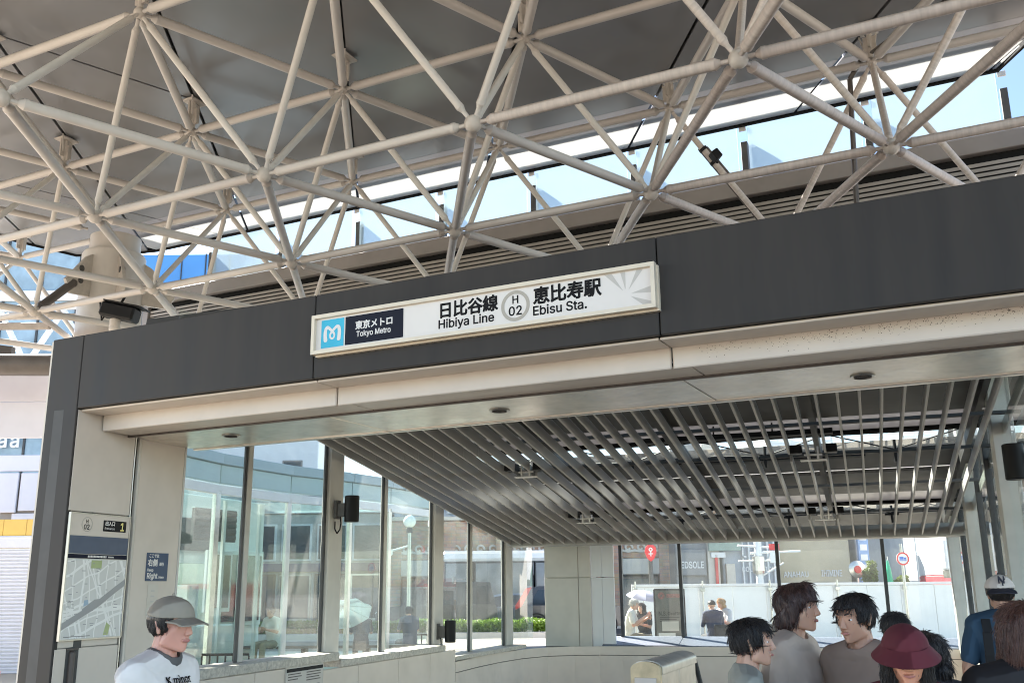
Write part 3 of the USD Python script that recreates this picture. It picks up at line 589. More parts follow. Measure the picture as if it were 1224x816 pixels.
# ------------------------------------------------------------------ corner pillar and far window wall
cp = thing('corner_pillar', 'broad cream panelled corner pillar at the back of the stairwell', 'pillar')
for (s0, s1) in ((0, .735), (.745, 1.0)):
    obj('panel', wbox(Wp(s0), Wp(s1), .46, 1.835, 0, .06, .005), CREAM2, cp)
    obj('panel', wbox(Wp(s0), Wp(s1), 1.847, 4.0, 0, .06, .005), CREAM2, cp)
obj('core', wbox(Wp(0.01), Wp(1.0), .40, 4.0, .065, .5), POST, cp)
for (s0, s1) in ((1.02, 1.24), (1.25, 1.50)):
    obj('metal_panel', wbox(Wp(s0), Wp(s1), .46, 1.835, .03, .08, .005), WHITE, cp)
    obj('metal_panel', wbox(Wp(s0), Wp(s1), 1.847, 4.0, .03, .08, .005), WHITE, cp)
fwl = thing('far_window_wall', 'wide glazed back wall of the stairwell above a dark granite ledge', 'window wall')
fj = [1.52, 2.79, 4.78, 6.80, 8.45]
SILLB = mat('blue_granite', (.13, .145, .18), .5, var=.25, scale=25, detail=6, bump=.1, bscale=80)  # sill granite with the dark blue shade of the far ledge put into its colour
for k in range(4):
    obj('pane', wbox(Wp(fj[k] + .03), Wp(fj[k + 1] - .03), .63, 4.0, .60, .612), GLASS, fwl)
for k, s in enumerate(fj):
    obj('mullion', wbox(Wp(s - .035), Wp(s + .035), .60, 4.0, .56, .66, .005), MULL, fwl)
for k in range(4):
    m = wbox(Wp(fj[k] + .003 - .3 * (k == 0)), Wp(fj[k + 1] - .003), 0, .04, -.03, .66, .006)
    v = m.vertices.copy(); d = (v[:, :2] - Wp(0)) @ np.array([-ue[1], ue[0]]); v[:, 2] += .46 + np.clip(d, 0, 1) * .22; m.vertices = v
    obj('ledge', m, SILLB, fwl)
# right-hand glazed wall
rw = thing('right_window_wall', 'glazed right wall of the stairwell with broad pale posts', 'window wall')
RA, RB = np.array([.62, 7.75]), np.array([-.80, 18.9])
RB = RA + (RB - RA) * ((20.3 - RA[1]) / (RB[1] - RA[1]))
Lr = np.linalg.norm(RB - RA); ur = (RB - RA) / Lr
rj = [0, 2.0, 4.7, 6.2, 7.55, 8.8, 10.6, Lr]
for k in range(len(rj) - 1):
    obj('pane', wbox(RA + ur * (rj[k] + .03), RA + ur * (rj[k + 1] - .03), .5, 4.4, -.012, 0), GLASS, rw)
for k, s in enumerate(rj):
    wide = k in (2, 5, 7)
    if wide: obj('post', wbox(RA + ur * (s - .13), RA + ur * (s + .13), .4, 4.4, -.14, .10, .012), POST, rw)
    elif k: obj('mullion', wbox(RA + ur * (s - .04), RA + ur * (s + .04), .4, 4.4, -.08, .04, .005), MULL, rw)
    else: obj('post', wbox(RA + ur * (s - .13), RA + ur * (s + .13), 0, 4.4, -.14, .05, .012), POST, rw)
obj('sill', wbox(RA, RB, .38, .46, -.30, .03, .008), SILL, rw)
obj('low_wall', wbox(RA, RB, -3.2, .37, -.25, 0), CREAM, rw)

# ================================================================== slatted ceiling
B0 = np.array([-8.694, 17.199, 2.448]); C0_ = np.array([-.654, 18.15, 2.448])
eg = (C0_ - B0); LE = np.linalg.norm(eg); eg /= LE
gd = np.array([-.128, .992, -.141]); gd /= np.linalg.norm(gd)
gn = np.cross(eg, gd); gn /= np.linalg.norm(gn)
scl = thing('slatted_ceiling', 'sloping ceiling of long grey metal slats over the stairs', 'slatted ceiling')
NS = 38
TS = np.eye(4); TS[:3, 0] = eg; TS[:3, 1] = -gd; TS[:3, 2] = gn; TS[:3, 3] = B0       # x across, y towards the entrance, z up
def slat_seg(y0, y1, h=.135, w=.0125):
    pr = Polygon([(-w, .004), (-w + .004, 0), (w - .004, 0), (w, .004), (w, h), (-w, h)])
    return put(prism(pr, y1 - y0), frame((0, y0, 0), (-1, 0, 0), (0, 0, 1)))
def skewed(m):                      # the entrance edge is not square to the slats
    return m
luminaires = {(-5.995, 12.319): None, (-6.37, 15.481): None, (-2.157, 12.672): None, (-2.618, 16.287): None}
cut = []
for (lx, ly) in luminaires:
    lp = np.linalg.inv(TS) @ np.array([lx, ly, 0, 1.0]); a = TS[:3, :3].T @ (np.array([lx, ly, 2.448 + .145 * (17.6 - ly)]) - B0)
    cut.append((a[0], a[1]))
for k in range(NS):
    x = .03 + (LE - .06) * k / (NS - 1)
    brk = [-.02, 3.12, 6.25, 9.75 + .02 * k * 0]
    segs = []
    for q in range(3):
        y0, y1 = brk[q] + .0025, brk[q + 1] - .0025
        cs = sorted((cy - .17, cy + .17) for (cx_, cy) in cut if abs(cx_ - x) < .30 and abs(cx_ - x) > .09)
        cur = y0
        for (c0_, c1_) in cs:
            if y0 < c0_ < y1:
                segs.append(slat_seg(cur, c0_)); cur = min(c1_, y1 - .01)
        segs.append(slat_seg(cur, y1))
    m = cat_(segs); m.apply_translation((x, 0, 0))
    obj('slat', put(m, TS), SLAT, scl)
obj('end_beam', put(cbx(-.02, LE + .02, -.19, -.03, -.02, .20, .006), TS), SLAT, scl)
for y in (1.3, 3.15, 4.9, 6.28, 8.0): obj('hanger_rail', put(bx(0, LE, y - .02, y + .02, .137, .175), TS), DKGREY, scl)
lum0 = None
names = ['slat ceiling light unit nearer the entrance on the left side', 'slat ceiling light unit farther down on the left side', 'slat ceiling light unit nearer the entrance on the right side', 'slat ceiling light unit farther down on the right side']
rzl = -math.degrees(math.atan2(.128, .992)) * -1
for nm, (cx_, cy) in zip(names, cut):
    w = TS @ np.array([cx_, cy, 0, 1.0])
    if lum0 is None:
        lum0 = thing('ceiling_light', nm, 'ceiling light', w[:3], 7.0, 'light units set into the slatted ceiling')
        obj('plate', cbx(-.16, .16, -.045, .045, -.050, -.032, .006), WHITE, lum0)
        obj('bracket', cat_([cbx(-.07, -.045, -.03, .03, -.032, .13, .003), cbx(.045, .07, -.03, .03, -.032, .13, .003), cbx(-.11, .11, -.02, .02, .02, .04, .003)]), STAIN, lum0)
        obj('housing', cbx(-.29, -.13, -.10, .10, .045, .15, .008), BLACK, lum0)
        obj('housing', cbx(.13, .29, -.10, .10, .045, .15, .008), BLACK, lum0)
    else:
        dup(lum0, nm, w[:3], 7.0, 'light units set into the slatted ceiling')

# ------------------------------------------------------------------ glazed roof over the slats
rg = thing('stair_roof', 'dark framed roof with bright glazed strips above the slatted ceiling', 'roof')
TR = TS.copy(); TR[:3, 3] = B0 + gn * .75
def rs(name, ya, yb, z0, z1, m, x0=-.9, x1=LE + 1.0):     # ya, yb: distance along the slope towards the entrance
    obj(name, put(bx(x0, x1, min(ya, yb), max(ya, yb), z0, z1), TR), m, rg)
def Y(y): return (17.9 - y) / .983
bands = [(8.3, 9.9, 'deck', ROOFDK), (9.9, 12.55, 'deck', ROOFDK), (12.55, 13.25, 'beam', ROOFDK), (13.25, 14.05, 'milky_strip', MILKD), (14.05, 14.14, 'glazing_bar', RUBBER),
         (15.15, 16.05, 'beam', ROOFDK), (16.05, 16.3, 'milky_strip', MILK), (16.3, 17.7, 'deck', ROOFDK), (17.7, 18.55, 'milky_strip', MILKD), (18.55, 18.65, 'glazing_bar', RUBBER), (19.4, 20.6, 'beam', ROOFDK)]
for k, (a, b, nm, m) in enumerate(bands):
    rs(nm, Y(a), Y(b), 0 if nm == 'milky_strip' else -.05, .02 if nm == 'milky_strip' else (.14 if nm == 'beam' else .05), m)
rs('glass_strip', Y(14.15), Y(15.14), 0, .012, GLASS); rs('glass_strip', Y(18.66), Y(19.39), 0, .012, GLASS)
for x in np.linspace(.2, LE - .2, 5):
    obj('rafter', put(bx(x - .035, x + .035, Y(20.4), Y(8.4), -.30, -.052), TR), ROOFDK, rg)
for x in (1.2, 3.2, 5.2, 7.0):
    for y in (14.6, 18.9):
        y_ = Y(y)
        m = cat_([cyl((x, y_, -.16), (x + sx_ * .85, y_ + sy_ * .4, -.02), .010, 6) for sx_ in (-1, 1) for sy_ in (-1, 1)] + [cyl((x, y_, -.34), (x, y_, -.02), .022, 8), bx(x - .12, x + .12, y_ - .02, y_ + .02, -.20, -.16)])
        obj('strut_cross', put(m, TR), BLACK, rg)
obj('cable_tray', put(cat_([bx(3.6, 6.2, Y(13.5) - .05, Y(13.5) + .05, -.20, -.13), bx(3.9, 6.6, Y(14.75) - .05, Y(14.75) + .05, -.20, -.13)] +
    [bx(x, x + .02, Y(13.5) - .01, Y(13.5) + .01, -.13, .0) for x in (3.9, 4.6, 5.4)] + [bx(x, x + .02, Y(14.75) - .01, Y(14.75) + .01, -.13, .0) for x in (4.2, 5.0, 5.9)]), TR), BLACK, rg)

# ------------------------------------------------------------------ black cylinder wall lights
def wall_light(label, loc, rz, r=.098, h=.35):
    t = thing('wall_light', label, 'wall light', loc, rz, 'black cylinder wall lights on the window posts')
    obj('body', lathe([(0, -h / 2), (r * .9, -h / 2), (r, -h / 2 + .01), (r, h / 2 - .01), (r * .9, h / 2), (0, h / 2)], 28), BLACK, t, smooth=40)
    obj('bracket', cat_([cbx(-.21, -r + .01, -.04, .04, -.10, .08, .006), cbx(-.24, -.20, -.06, .06, -.13, .12, .006)]), DKGREY, t)
    obj('clamp', cat_([cyl((-.30, -.09, .09), (-.30, .09, .09), .010, 8), cyl((-.30, -.09, -.06), (-.30, .09, -.06), .010, 8)]), STAIN, t)
    cab = [(-.17, 0, -.10), (-.16, .0, -.19), (-.18, .01, -.27), (-.22, .01, -.32), (-.25, .0, -.26), (-.25, 0, -.16)]
    obj('cable', cat_([cyl(cab[q], cab[q + 1], .009, 6) for q in range(5)]), BLACK, t)
    return t
wall_light('black cylinder light high on the second left post near the entrance', (-7.90, 10.95, 2.70), 7)
wall_light('black cylinder light low on the left post by the sill step', (-8.36, 14.4, .97), 7, .088, .35)
wall_light('black cylinder light on the right window wall behind the slats', (.115, 10.8, 2.80), 187)

# ------------------------------------------------------------------ notice on the low wall
nt = thing('wall_notice', 'small framed notice with a black heading on the low wall under the left sill', 'notice')
NT = frame((*L(3.60, .006), .33), (ux[0], ux[1], 0), (0, 0, 1))
obj('frame', put(rect(0, .86, 0, .435, .006, 0, .002), NT), STAIN, nt)
obj('sheet', put(rect(.012, .848, .012, .423, .002, .0065), NT), RAYG, nt)
obj('heading', put(rect(.02, .84, .375, .415, .001, .0088), NT), BLACK, nt)
obj('print', put(cat_([rect(.05, .05 + w, .345 - .03 * k, .357 - .03 * k, .0008, .0088) for k, w in enumerate((.28, .30, .22, .0001, .26, .30, .28, .2, .3, .25))] +
                      [rect(.46, .46 + w, .345 - .03 * k, .357 - .03 * k, .0008, .0088) for k, w in enumerate((.33, .33, .3, .33, .0001, .31, .33, .28, .33, .2))]), NT), DKBROWN, nt)

# ------------------------------------------------------------------ stair barrier
sb = thing('stair_barrier', 'stainless steel stair barrier with a curved top and worn cream end cap', 'barrier', (-2.60, 7.42, 0), 4.5)
WORN = mat('worn_cream_end', (.58, .45, .27), .55, var=.22, scale=9, detail=6)
prof = Polygon([(-.115, 0), (.115, 0), (.115, 1.04)] + [(.115 * math.cos(t), 1.04 + .055 * math.sin(t)) for t in np.linspace(.2, math.pi - .2, 11)] + [(-.115, 1.04)])
obj('end_cap', put(prism(prof, .05), frame((0, .05, 0), (1, 0, 0), (0, 0, 1))), WORN, sb, smooth=30)
obj('end_plate', cbx(-.085, .085, -.006, -.0005, .25, .98, .003), CREAM, sb)
obj('arrow_mark', put(cat_([prism(Polygon([(-.01, 0), (.03, .07), (.018, .09), (.05, .10), (.055, .055), (.043, .063), (.01, 0)]), .001)]), frame((.0, -.0075, .80), (1, 0, 0), (0, 0, 1))), INK, sb)
prof2 = Polygon([(-.12, 1.0), (.12, 1.0), (.12, 1.045)] + [(.12 * math.cos(t), 1.045 + .055 * math.sin(t)) for t in np.linspace(.2, math.pi - .2, 13)] + [(-.12, 1.045)])
obj('top_cover', put(prism(prof2, 1.25), frame((0, 1.31, 0), (1, 0, 0), (0, 0, 1))), STAIN, sb, smooth=30)
for k in range(2): obj('side_panel', cbx(-.108, .108, .055 + .63 * k, .055 + .62 * (k + 1), 0, .998, .004), STAIN, sb)
obj('slant_stay', cat_([cyl((.10, 1.32, 1.02), (.12, 1.75, .45), .022, 10)]), DKGREY, sb)
obj('label', cat_([cbx(.109, .112, .30, .36, .70, .80, .001), cbx(.109, .112, .38, .44, .70, .80, .001)]), BLACK, sb)

# ------------------------------------------------------------------ fittings on the frame
cc = thing('security_camera', 'black security camera hanging under the frame by the round column', 'camera', (-10.95, 9.5, 5.50), 22)
obj('housing', cat_([put(cbx(-.28, .24, -.13, .13, -.11, .10, .03), frame((0, 0, 0), (.97, 0, -.22), (0, 1, 0)))]), BLACK, cc)
obj('hood', put(cbx(-.25, .34, -.15, .15, .10, .12, .008), frame((0, 0, 0), (.97, 0, -.22), (0, 1, 0))), BLACK, cc)
obj('mount', cat_([cyl((-.08, 0, -.10), (-.08, 0, -.24), .075, 18), ball((-.08, 0, -.24), .08, 2)]), NODE, cc, smooth=40)
obj('cable', cat_([cyl((-.2, 0, .05), (-.30, .03, -.10), .012, 6), cyl((-.30, .03, -.10), (-.36, .05, .18), .012, 6), cyl((-.05, .02, .1), (.0, .05, .24), .02, 6)]), BLACK, cc)
t1 = Tn(1, 1); q1 = Nn(1, 2)
dd = (q1 - t1) / np.linalg.norm(q1 - t1)
fl = thing('clamp_light', 'small dark spotlight clamped on a slanting frame tube with cables', 'spotlight', t1 + dd * .62)
FT = zto((0, 0, 0), dd)
for z in (.05, .26, .5): obj('clamp', put(put(lathe([(.042, -.02), (.056, -.02), (.056, .02), (.042, .02)], 16), zto((0, 0, z), (0, 0, 1))), FT), BLACK, fl)
obj('conduit', put(cat_([cyl((.065, 0, .0), (.065, 0, 1.15), .020, 8), cyl((.02, .06, .05), (.02, .06, .55), .024, 8)]), FT), DKBROWN, fl)
obj('head', put(cbx(-.20, -.06, -.05, .05, .16, .28, .012), FT), BLACK, fl)
obj('arm', put(cyl((-.08, 0, .24), (.02, .02, .34), .015, 8), FT), BLACK, fl)
t2 = Tn(2, 1)
cbm = []
pts = [t2 + np.array(v) for v in ((-.05, 0, .40), (.05, .02, .22), (-.06, .04, .10), (.12, -.1, .12), (.45, -.35, .16), (.9, -.75, .13))]
for q in range(5): cbm.append(cyl(pts[q], pts[q + 1], .022, 8))
pts = [t2 + np.array(v) for v in ((-.06, .03, .14), (-.26, .10, -.10), (-.30, .14, -.9), (-.34, .2, -1.7))]
for q in range(3): cbm.append(cyl(pts[q], pts[q + 1], .030, 8))
cb = thing('cable_run', 'brown cable conduit running along the right frame tubes', 'cable')
obj('conduit', cat_(cbm), DKBROWN, cb, smooth=40)
# ================================================================== outside, street side (positions in metres along / away / up of the street)
def sobj(name, m, material, parent=None, **k): return obj(name, put(m, T_UP), material, parent, **k)
def sthing(name, label, cat, s, t, rz=0, group=None, z=0.0):
    p = street(s, t, z); return thing(name, label, cat, p, math.degrees(yaw) + rz, group)
HEDGE_L = usdkit.material(stage, '/World/Looks/hedge_leaf', {
    'g': ('geometry', {}), 'r': ('rgb_ramp', {'ramp': [(0, (.15, .25, .03)), (.5, (.28, .40, .06)), (1, (.42, .50, .11))]}),
    'p': ('principled_bsdf', {'roughness': .5}), 't': ('translucent_bsdf', {}), 'x': ('mix_closure', {'fac': .35})},
    [('g.random_per_island', 'r.fac'), ('r.color', 'p.base_color'), ('r.color', 't.color'), ('p.BSDF', 'x.closure1'), ('t.BSDF', 'x.closure2')], surface='x.closure')
def leaves(boxes, n, size, seed, up=.5):
    r = np.random.default_rng(seed); c = np.vstack([np.stack([r.uniform(b[0], b[1], n), r.uniform(b[2], b[3], n), r.uniform(b[4], b[5], n)], 1) for b in boxes])
    c[:, 2] += (meshkit.fbm(c * np.array([1.6, 1.6, 0]), 3, seed) - .5) * .22
    k = len(c); d = r.normal(size=(k, 3)); d[:, 2] += up; d /= np.linalg.norm(d, axis=1)[:, None]
    e = np.cross(d, r.normal(size=(k, 3))); e /= np.linalg.norm(e, axis=1)[:, None]
    sz = size * r.uniform(.6, 1.3, k)[:, None]
    v = np.stack([c - d * sz, c + e * sz * .42, c + d * sz, c - e * sz * .42], 1).reshape(-1, 3)
    f = np.arange(4 * k).reshape(-1, 4); f = np.vstack([f[:, [0, 1, 2]], f[:, [0, 2, 3]]])
    return trimesh.Trimesh(v, f, process=False)
hd_ = obj('hedge', put(leaves([(-10.5, 2.6, 34.6, 35.3, .22, .60)], 15000, .075, 3), T_UP), HEDGE_L, None, label='low bright green hedge along the kerb of the street outside', cat='hedge', kind='stuff')
sobj('planter_kerb', cat_([cbx(-10.7, 2.8, 34.35, 34.5, -.1, .20, .02), cbx(-10.7, 2.8, 35.4, 35.55, -.1, .20, .02)]), CREAM2, None, kind='structure')

# ------------------------------------------------------------------ vehicles
CARGLASS = mat('car_glass', (.018, .022, .026), .06, var=.1, spec=.7)
TYRE = mat('tyre', (.015, .015, .015), .8)
HUB = mat('wheel_rim', (.42, .43, .44), .3, metal=.8)
TAIL = mat('tail_lamp', (.55, .012, .02), .15, var=.05)
HEADL = mat('head_lamp', (.75, .78, .8), .1)
def paint(n, c): return mat(n, c, .25, var=.04, coat=.6)
def wheel_parts(t, x, y, r):
    ty = lathe([(r * .62, -.10), (r * .93, -.10), (r, -.06), (r, .06), (r * .93, .10), (r * .62, .10), (r * .62, -.10)], 26)
    w = obj('wheel', put(ty, frame((x, y, r), (1, 0, 0), (0, 0, 1))), TYRE, t, smooth=40)
    spokes = [put(bx(.03, r * .6, -.035, .035, -.085, .02), np.array([[math.cos(a), -math.sin(a), 0, 0], [math.sin(a), math.cos(a), 0, 0], [0, 0, 1, 0], [0, 0, 0, 1.0]])) for a in np.linspace(0, 2 * math.pi, 6)[:-1]]
    rim = cat_([lathe([(r * .52, -.095), (r * .63, -.095), (r * .63, .09), (r * .52, .09), (r * .52, -.095)], 22), lathe([(0, -.08), (.06, -.08), (.06, .06), (0, .06)], 12)] + spokes)
    obj('rim', put(rim, frame((x, y, r), (1, 0, 0), (0, 0, 1))), HUB, w, smooth=40)
def car(label, s, t, rz, body, lower, cabin, windows, pm, wb, r=.33, wdt=1.72, group=None, lampx=(0, 4.4), lz=.75, rear_lamp=None):
    """side profiles in metres; x runs along the car"""
    o = sthing('parked_car', label, 'car', s, t, rz, group)
    def side(poly, w, taper=0.0):
        m = prism(Polygon(poly).buffer(-.05).buffer(.05, 4), w, -w / 2)
        return put(m, frame((0, 0, 0), (1, 0, 0), (0, 0, 1)))
    low = side(lower, wdt)
    arch = []
    for x in wb: arch.append(put(cyl((x, -wdt / 2 - .02, r), (x, -wdt / 2 + .30, r), r + .05, 24), np.eye(4)))
    obj('body', low, pm, o, smooth=35)
    cb = side(cabin, wdt - .10)
    v = cb.vertices.copy(); zmn, zmx = v[:, 2].min(), v[:, 2].max(); v[:, 1] *= 1 - .14 * (v[:, 2] - zmn) / (zmx - zmn); cb.vertices = v
    obj('cabin', cb, pm, o, smooth=35)
    for k, wpoly in enumerate(windows):
        for sd_ in (-1, 1):
            m = put(prism(Polygon(wpoly), .02, 0), frame((0, 0, 0), (1, 0, 0), (0, 0, 1)))
            v = m.vertices.copy(); yy = (wdt - .10) / 2 * (1 - .14 * (v[:, 2] - zmn) / (zmx - zmn)) + .002; v[:, 1] = sd_ * (yy + np.where(v[:, 1] < -.01, .008, -.01)); m.vertices = v
            obj('window', m, CARGLASS, o)
    xs_ = [p[0] for p in cabin]; 
    for x in wb:
        for sd_ in (-1, 1):
            wheel_parts(o, x, sd_ * (wdt / 2 - .10), r)
            ar = put(lathe([(r + .03, -.012), (r + .075, -.012), (r + .075, .012), (r + .03, .012)], 26), frame((x, sd_ * (wdt / 2), r), (1, 0, 0), (0, 0, 1)))
            obj('wheel_arch', ar, BLACK, o)
    for sd_ in (-1, 1):
        obj('headlamp', cbx(lampx[0] - .02, lampx[0] + .22, sd_ * (wdt / 2 - .30) - .20, sd_ * (wdt / 2 - .30) + .20, lz - .08, lz + .08, .03), HEADL, o)
        if rear_lamp is None: obj('tail_lamp', cbx(lampx[1] - .20, lampx[1] + .02, sd_ * (wdt / 2 - .22) - .19, sd_ * (wdt / 2 - .22) + .20, lz - .04, lz + .12, .03), TAIL, o)
        else:
            m = put(prism(Polygon(rear_lamp), .12, -.06), frame((0, sd_ * (wdt / 2 - .07), 0), (1, 0, 0), (0, 0, 1))); obj('tail_lamp', m, TAIL, o)
        obj('door_mirror', cbx(1.30, 1.45, sd_ * (wdt / 2 + .10) - .09, sd_ * (wdt / 2 + .10) + .09, .92, 1.06, .03), pm, o)
        obj('door_handle', cbx(2.15, 2.33, sd_ * (wdt / 2 + .010) - .012, sd_ * (wdt / 2 + .010) + .012, .86, .89, .005), HUB, o)
    obj('bumper', cbx(lampx[0] - .08, lampx[0] + .25, -wdt / 2 + .05, wdt / 2 - .05, .28, .50, .05), pm, o)
    return o
CG = 'cars in the street outside the window wall'
van_low = [(0, .25), (0, .78), (.25, .98), (.95, 1.05), (4.35, 1.05), (4.42, .9), (4.42, .25)]
van_cab = [(.85, 1.0), (1.70, 1.80), (2.1, 1.88), (4.15, 1.86), (4.38, 1.0)]
sed_low = [(0, .28), (0, .66), (.15, .80), (1.25, .92), (4.3, .95), (4.45, .85), (4.45, .28)]
sed_cab = [(1.15, .88), (1.95, 1.38), (2.3, 1.44), (3.2, 1.43), (4.05, .92)]
PV, PS, PR = paint('car_black', (.02, .022, .026)), paint('car_slate', (.22, .28, .34)), paint('car_dark', (.035, .033, .036))
car('black minivan outside behind the lamp post', -5.05, 37.6, 0, None, van_low, van_cab, [[(1.15, 1.08), (1.75, 1.68), (2.2, 1.74), (2.2, 1.08)], [(2.28, 1.08), (2.28, 1.74), (3.2, 1.74), (3.2, 1.08)], [(3.28, 1.08), (3.28, 1.74), (4.0, 1.72), (4.2, 1.08)]], PV, (.85, 3.55), .33)
car('slate blue sedan outside over the hedge in front of the bus', -2.75, 39.4, 0, None, sed_low, sed_cab, [[(1.45, .96), (2.02, 1.32), (2.4, 1.37), (2.4, .96)], [(2.47, .96), (2.47, 1.37), (3.15, 1.37), (3.7, .96)]], PS, (.85, 3.55), .32)
car('dark hatchback with tall red tail lamp outside by the corner pillar', .02, 38.2, 0, None, [(0, .25), (0, .85), (.3, 1.0), (3.5, 1.0), (4.0, .95), (4.2, .85), (4.2, .25)], [(.12, .95), (.55, 1.62), (.9, 1.70), (2.3, 1.66), (3.2, .98)],
    [[(.55, 1.03), (.85, 1.56), (1.5, 1.58), (1.5, 1.03)], [(1.57, 1.03), (1.57, 1.58), (2.25, 1.55), (2.85, 1.03)]], PR, (.80, 3.35), .33, lampx=(3.98, .18), rear_lamp=[(.02, .85), (.0, 1.0), (.42, 1.62), (.62, 1.66), (.26, 1.0), (.28, .85)])
BUSGL = mat('bus_glass', (.20, .215, .22), .1, var=.3, scale=.8)
bus = sthing('city_bus', 'white roofed city bus passing outside the window wall', 'bus', -3.0, 41.6)
BUSW = mat('bus_white', (.75, .75, .74), .35, var=.03)
obj('body', cbx(0, 6.4, 0, 2.45, .35, 1.25, .06), BUSW, bus)
obj('roof', cbx(-.02, 6.42, -.02, 2.47, 2.72, 3.15, .12), BUSW, bus)
for k in range(5):
    fr_ = obj('window', cbx(.10 + 1.25 * k, 1.28 + 1.25 * k, .02, 2.43, 1.26, 2.71, .01), MULL, bus)
    obj('pane', cbx(.16 + 1.25 * k, 1.22 + 1.25 * k, .008, .018, 1.32, 2.64, .003), BUSGL, fr_)
for x in (1.3, 4.9):
    for y in (.12, 2.33): wheel_parts(bus, x, y, .46)
obj('bumper', cbx(-.06, .3, .05, 2.4, .35, .75, .05), MIDGREY, bus)
obj('tail_lamp', cat_([cbx(-.03, .02, .1, .3, .9, 1.2, .01), cbx(-.03, .02, 2.15, 2.35, .9, 1.2, .01)]), TAIL, bus)

# ------------------------------------------------------------------ street furniture
lp = sthing('street_lamp', 'slim street lamp with a round white globe outside the left windows', 'street lamp', -3.15, 30.0)
LAMPW = mat('lamp_globe', (.82, .82, .80), .25, var=.02)
obj('pole', lathe([(0, 0), (.10, 0), (.10, .5), (.065, .55), (.055, 3.3), (0, 3.3)], 16), STAIN, lp, smooth=40)
obj('collar', lathe([(0, 3.28), (.09, 3.28), (.10, 3.40), (.05, 3.46), (0, 3.46)], 16), DKGREY, lp, smooth=40)
obj('globe', ball((0, 0, 3.62), .19, 3), LAMPW, lp, smooth=True)
obj('arm', cat_([cyl((0, 0, 2.9), (-.55, 0, 2.75), .03, 10), cbx(-.85, -.5, -.09, .09, 2.62, 2.80, .03)]), WHITE, lp)
def railing(label, s, t, n, z=0.0):
    o = sthing('bicycle_rail', label, 'railing', s, t, 0, None, z)
    obj('top_rail', cyl((0, 0, .62), (.13 * n, 0, .62), .022, 10), BLACK, o)
    for k in range(n + 1): obj('post', cyl((.13 * k, 0, 0), (.13 * k, 0, .60), .016, 8), BLACK, o)
railing('short black pavement railing outside below the lamp post', -2.55, 23.6, 5)
railing('short black railing outside the left window by the waiting man', -5.2, 17.0, 6)
rs_ = sthing('street_sign', 'red shield shaped street sign on a dark pole in front of the brick building', 'sign', 4.22, 31.0)
obj('pole', cyl((0, 0, 0), (0, 0, 2.95), .07, 12), DKGREY, rs_)
REDS = mat('sign_red', (.62, .02, .025), .4, var=.05)
obj('plate', put(prism(Polygon([(-.18, .12), (-.16, .26), (-.08, .34), (.08, .34), (.16, .26), (.18, .12), (.10, -.08), (0, -.16), (-.10, -.08)]), .04), frame((0, -.09, 2.55), (1, 0, 0), (0, 0, 1))), REDS, rs_)
obj('emblem', put(cat_([ring2(0, .20, .03, .06, .004), rect(-.015, .015, .0, .15, .004), rect(-.07, .07, .06, .085, .004)]), frame((0, -.132, 2.55), (1, 0, 0), (0, 0, 1))), WHITE, rs_)
ns = sthing('road_sign', 'round white road sign with red ring and blue lorry above the crowd', 'road sign', 9.93, 25.6)
BLUES = mat('sign_blue', (.03, .14, .55), .4, var=.04)
obj('pole', cyl((0, .05, 0), (0, .05, 2.65), .035, 10), STAIN, ns)
NT2 = frame((0, 0, 2.27), (1, 0, 0), (0, 0, 1))
obj('plate', put(lathe([(0, 0), (.165, 0), (.165, .012), (0, .012)], 32), NT2), WHITE, ns)
obj('ring', put(ring2(0, 0, .125, .165, .003, .0125), NT2), REDS, ns)
obj('lorry_mark', put(cat_([rect(-.085, .02, -.02, .05, .003, .0125), rect(.028, .085, -.02, .03, .003, .0125), rect(-.09, .09, -.055, -.035, .003, .0125)]), NT2), BLUES, ns)

# ------------------------------------------------------------------ white hoarding and what stands before it
hb = sthing('hoarding', 'white construction hoarding panels with a pale top rail behind the people', 'hoarding', 3.2, 27.6)
HOARD = mat('hoarding_white', (.72, .73, .72), .5, var=.03)
for k in range(11): obj('panel', cbx(.92 * k + .004, .92 * (k + 1) - .004, 0, .05, 0, 1.62, .006), HOARD, hb)
obj('top_rail', cbx(0, 10.1, -.02, .06, 1.625, 1.70, .008), WHITE, hb)
for k in range(6): obj('post', cat_([cyl((.92 * 2 * k + .1, -.06, 0), (.92 * 2 * k + .1, -.06, 1.78), .024, 10), cbx(.92 * 2 * k + .04, .92 * 2 * k + .16, -.09, -.02, 1.5, 1.60, .01)]), STAIN, hb)
hb2 = sthing('hoarding', 'white hoarding panel standing alone to the left of the corner pillar', 'hoarding', 1.15, 30.0)
for k in range(1): obj('panel', cbx(.0, .74, 0, .05, 0, 2.25, .006), HOARD, hb2)
obj('frame', cat_([cbx(-.04, 0, -.01, .06, 0, 2.3, .005), cbx(.74, .78, -.01, .06, 0, 2.3, .005), cbx(0, .74, -.01, .06, 2.252, 2.3, .005)]), STAIN, hb2)
ps = sthing('poster_stand', 'dark poster stand with a printed notice behind the far window', 'poster', 3.00, 21.8)
POSTERM = mat('poster_dark', (.10, .10, .088), .3, var=.15, scale=4)
obj('board', cbx(0, .68, 0, .05, .45, 1.60, .02), BLACK, ps)
sh = obj('sheet', cbx(.035, .645, -.006, -.0005, .52, 1.56, .002), POSTERM, ps)
PT = frame((0.035, -.0065, .52), (1, 0, 0), (0, 0, 1))
obj('print', put(cat_([at(latin('N.S.', .085, .001, True, .17), .06, .52), at(latin('Graffiti', .06, .001, True, .30), .25, .53)] + [rect(.08, .08 + w, .47 - .04 * k, .485 - .04 * k, .001) for k, w in enumerate((.42, .36, .40))]), PT), INK, sh)
obj('picture', put(cat_([ring2(.13, .93, .02, .075, .001), rect(.24, .54, .89, .97, .001)]), PT), mat('poster_red', (.22, .07, .06), .4, var=.5, scale=30), sh)
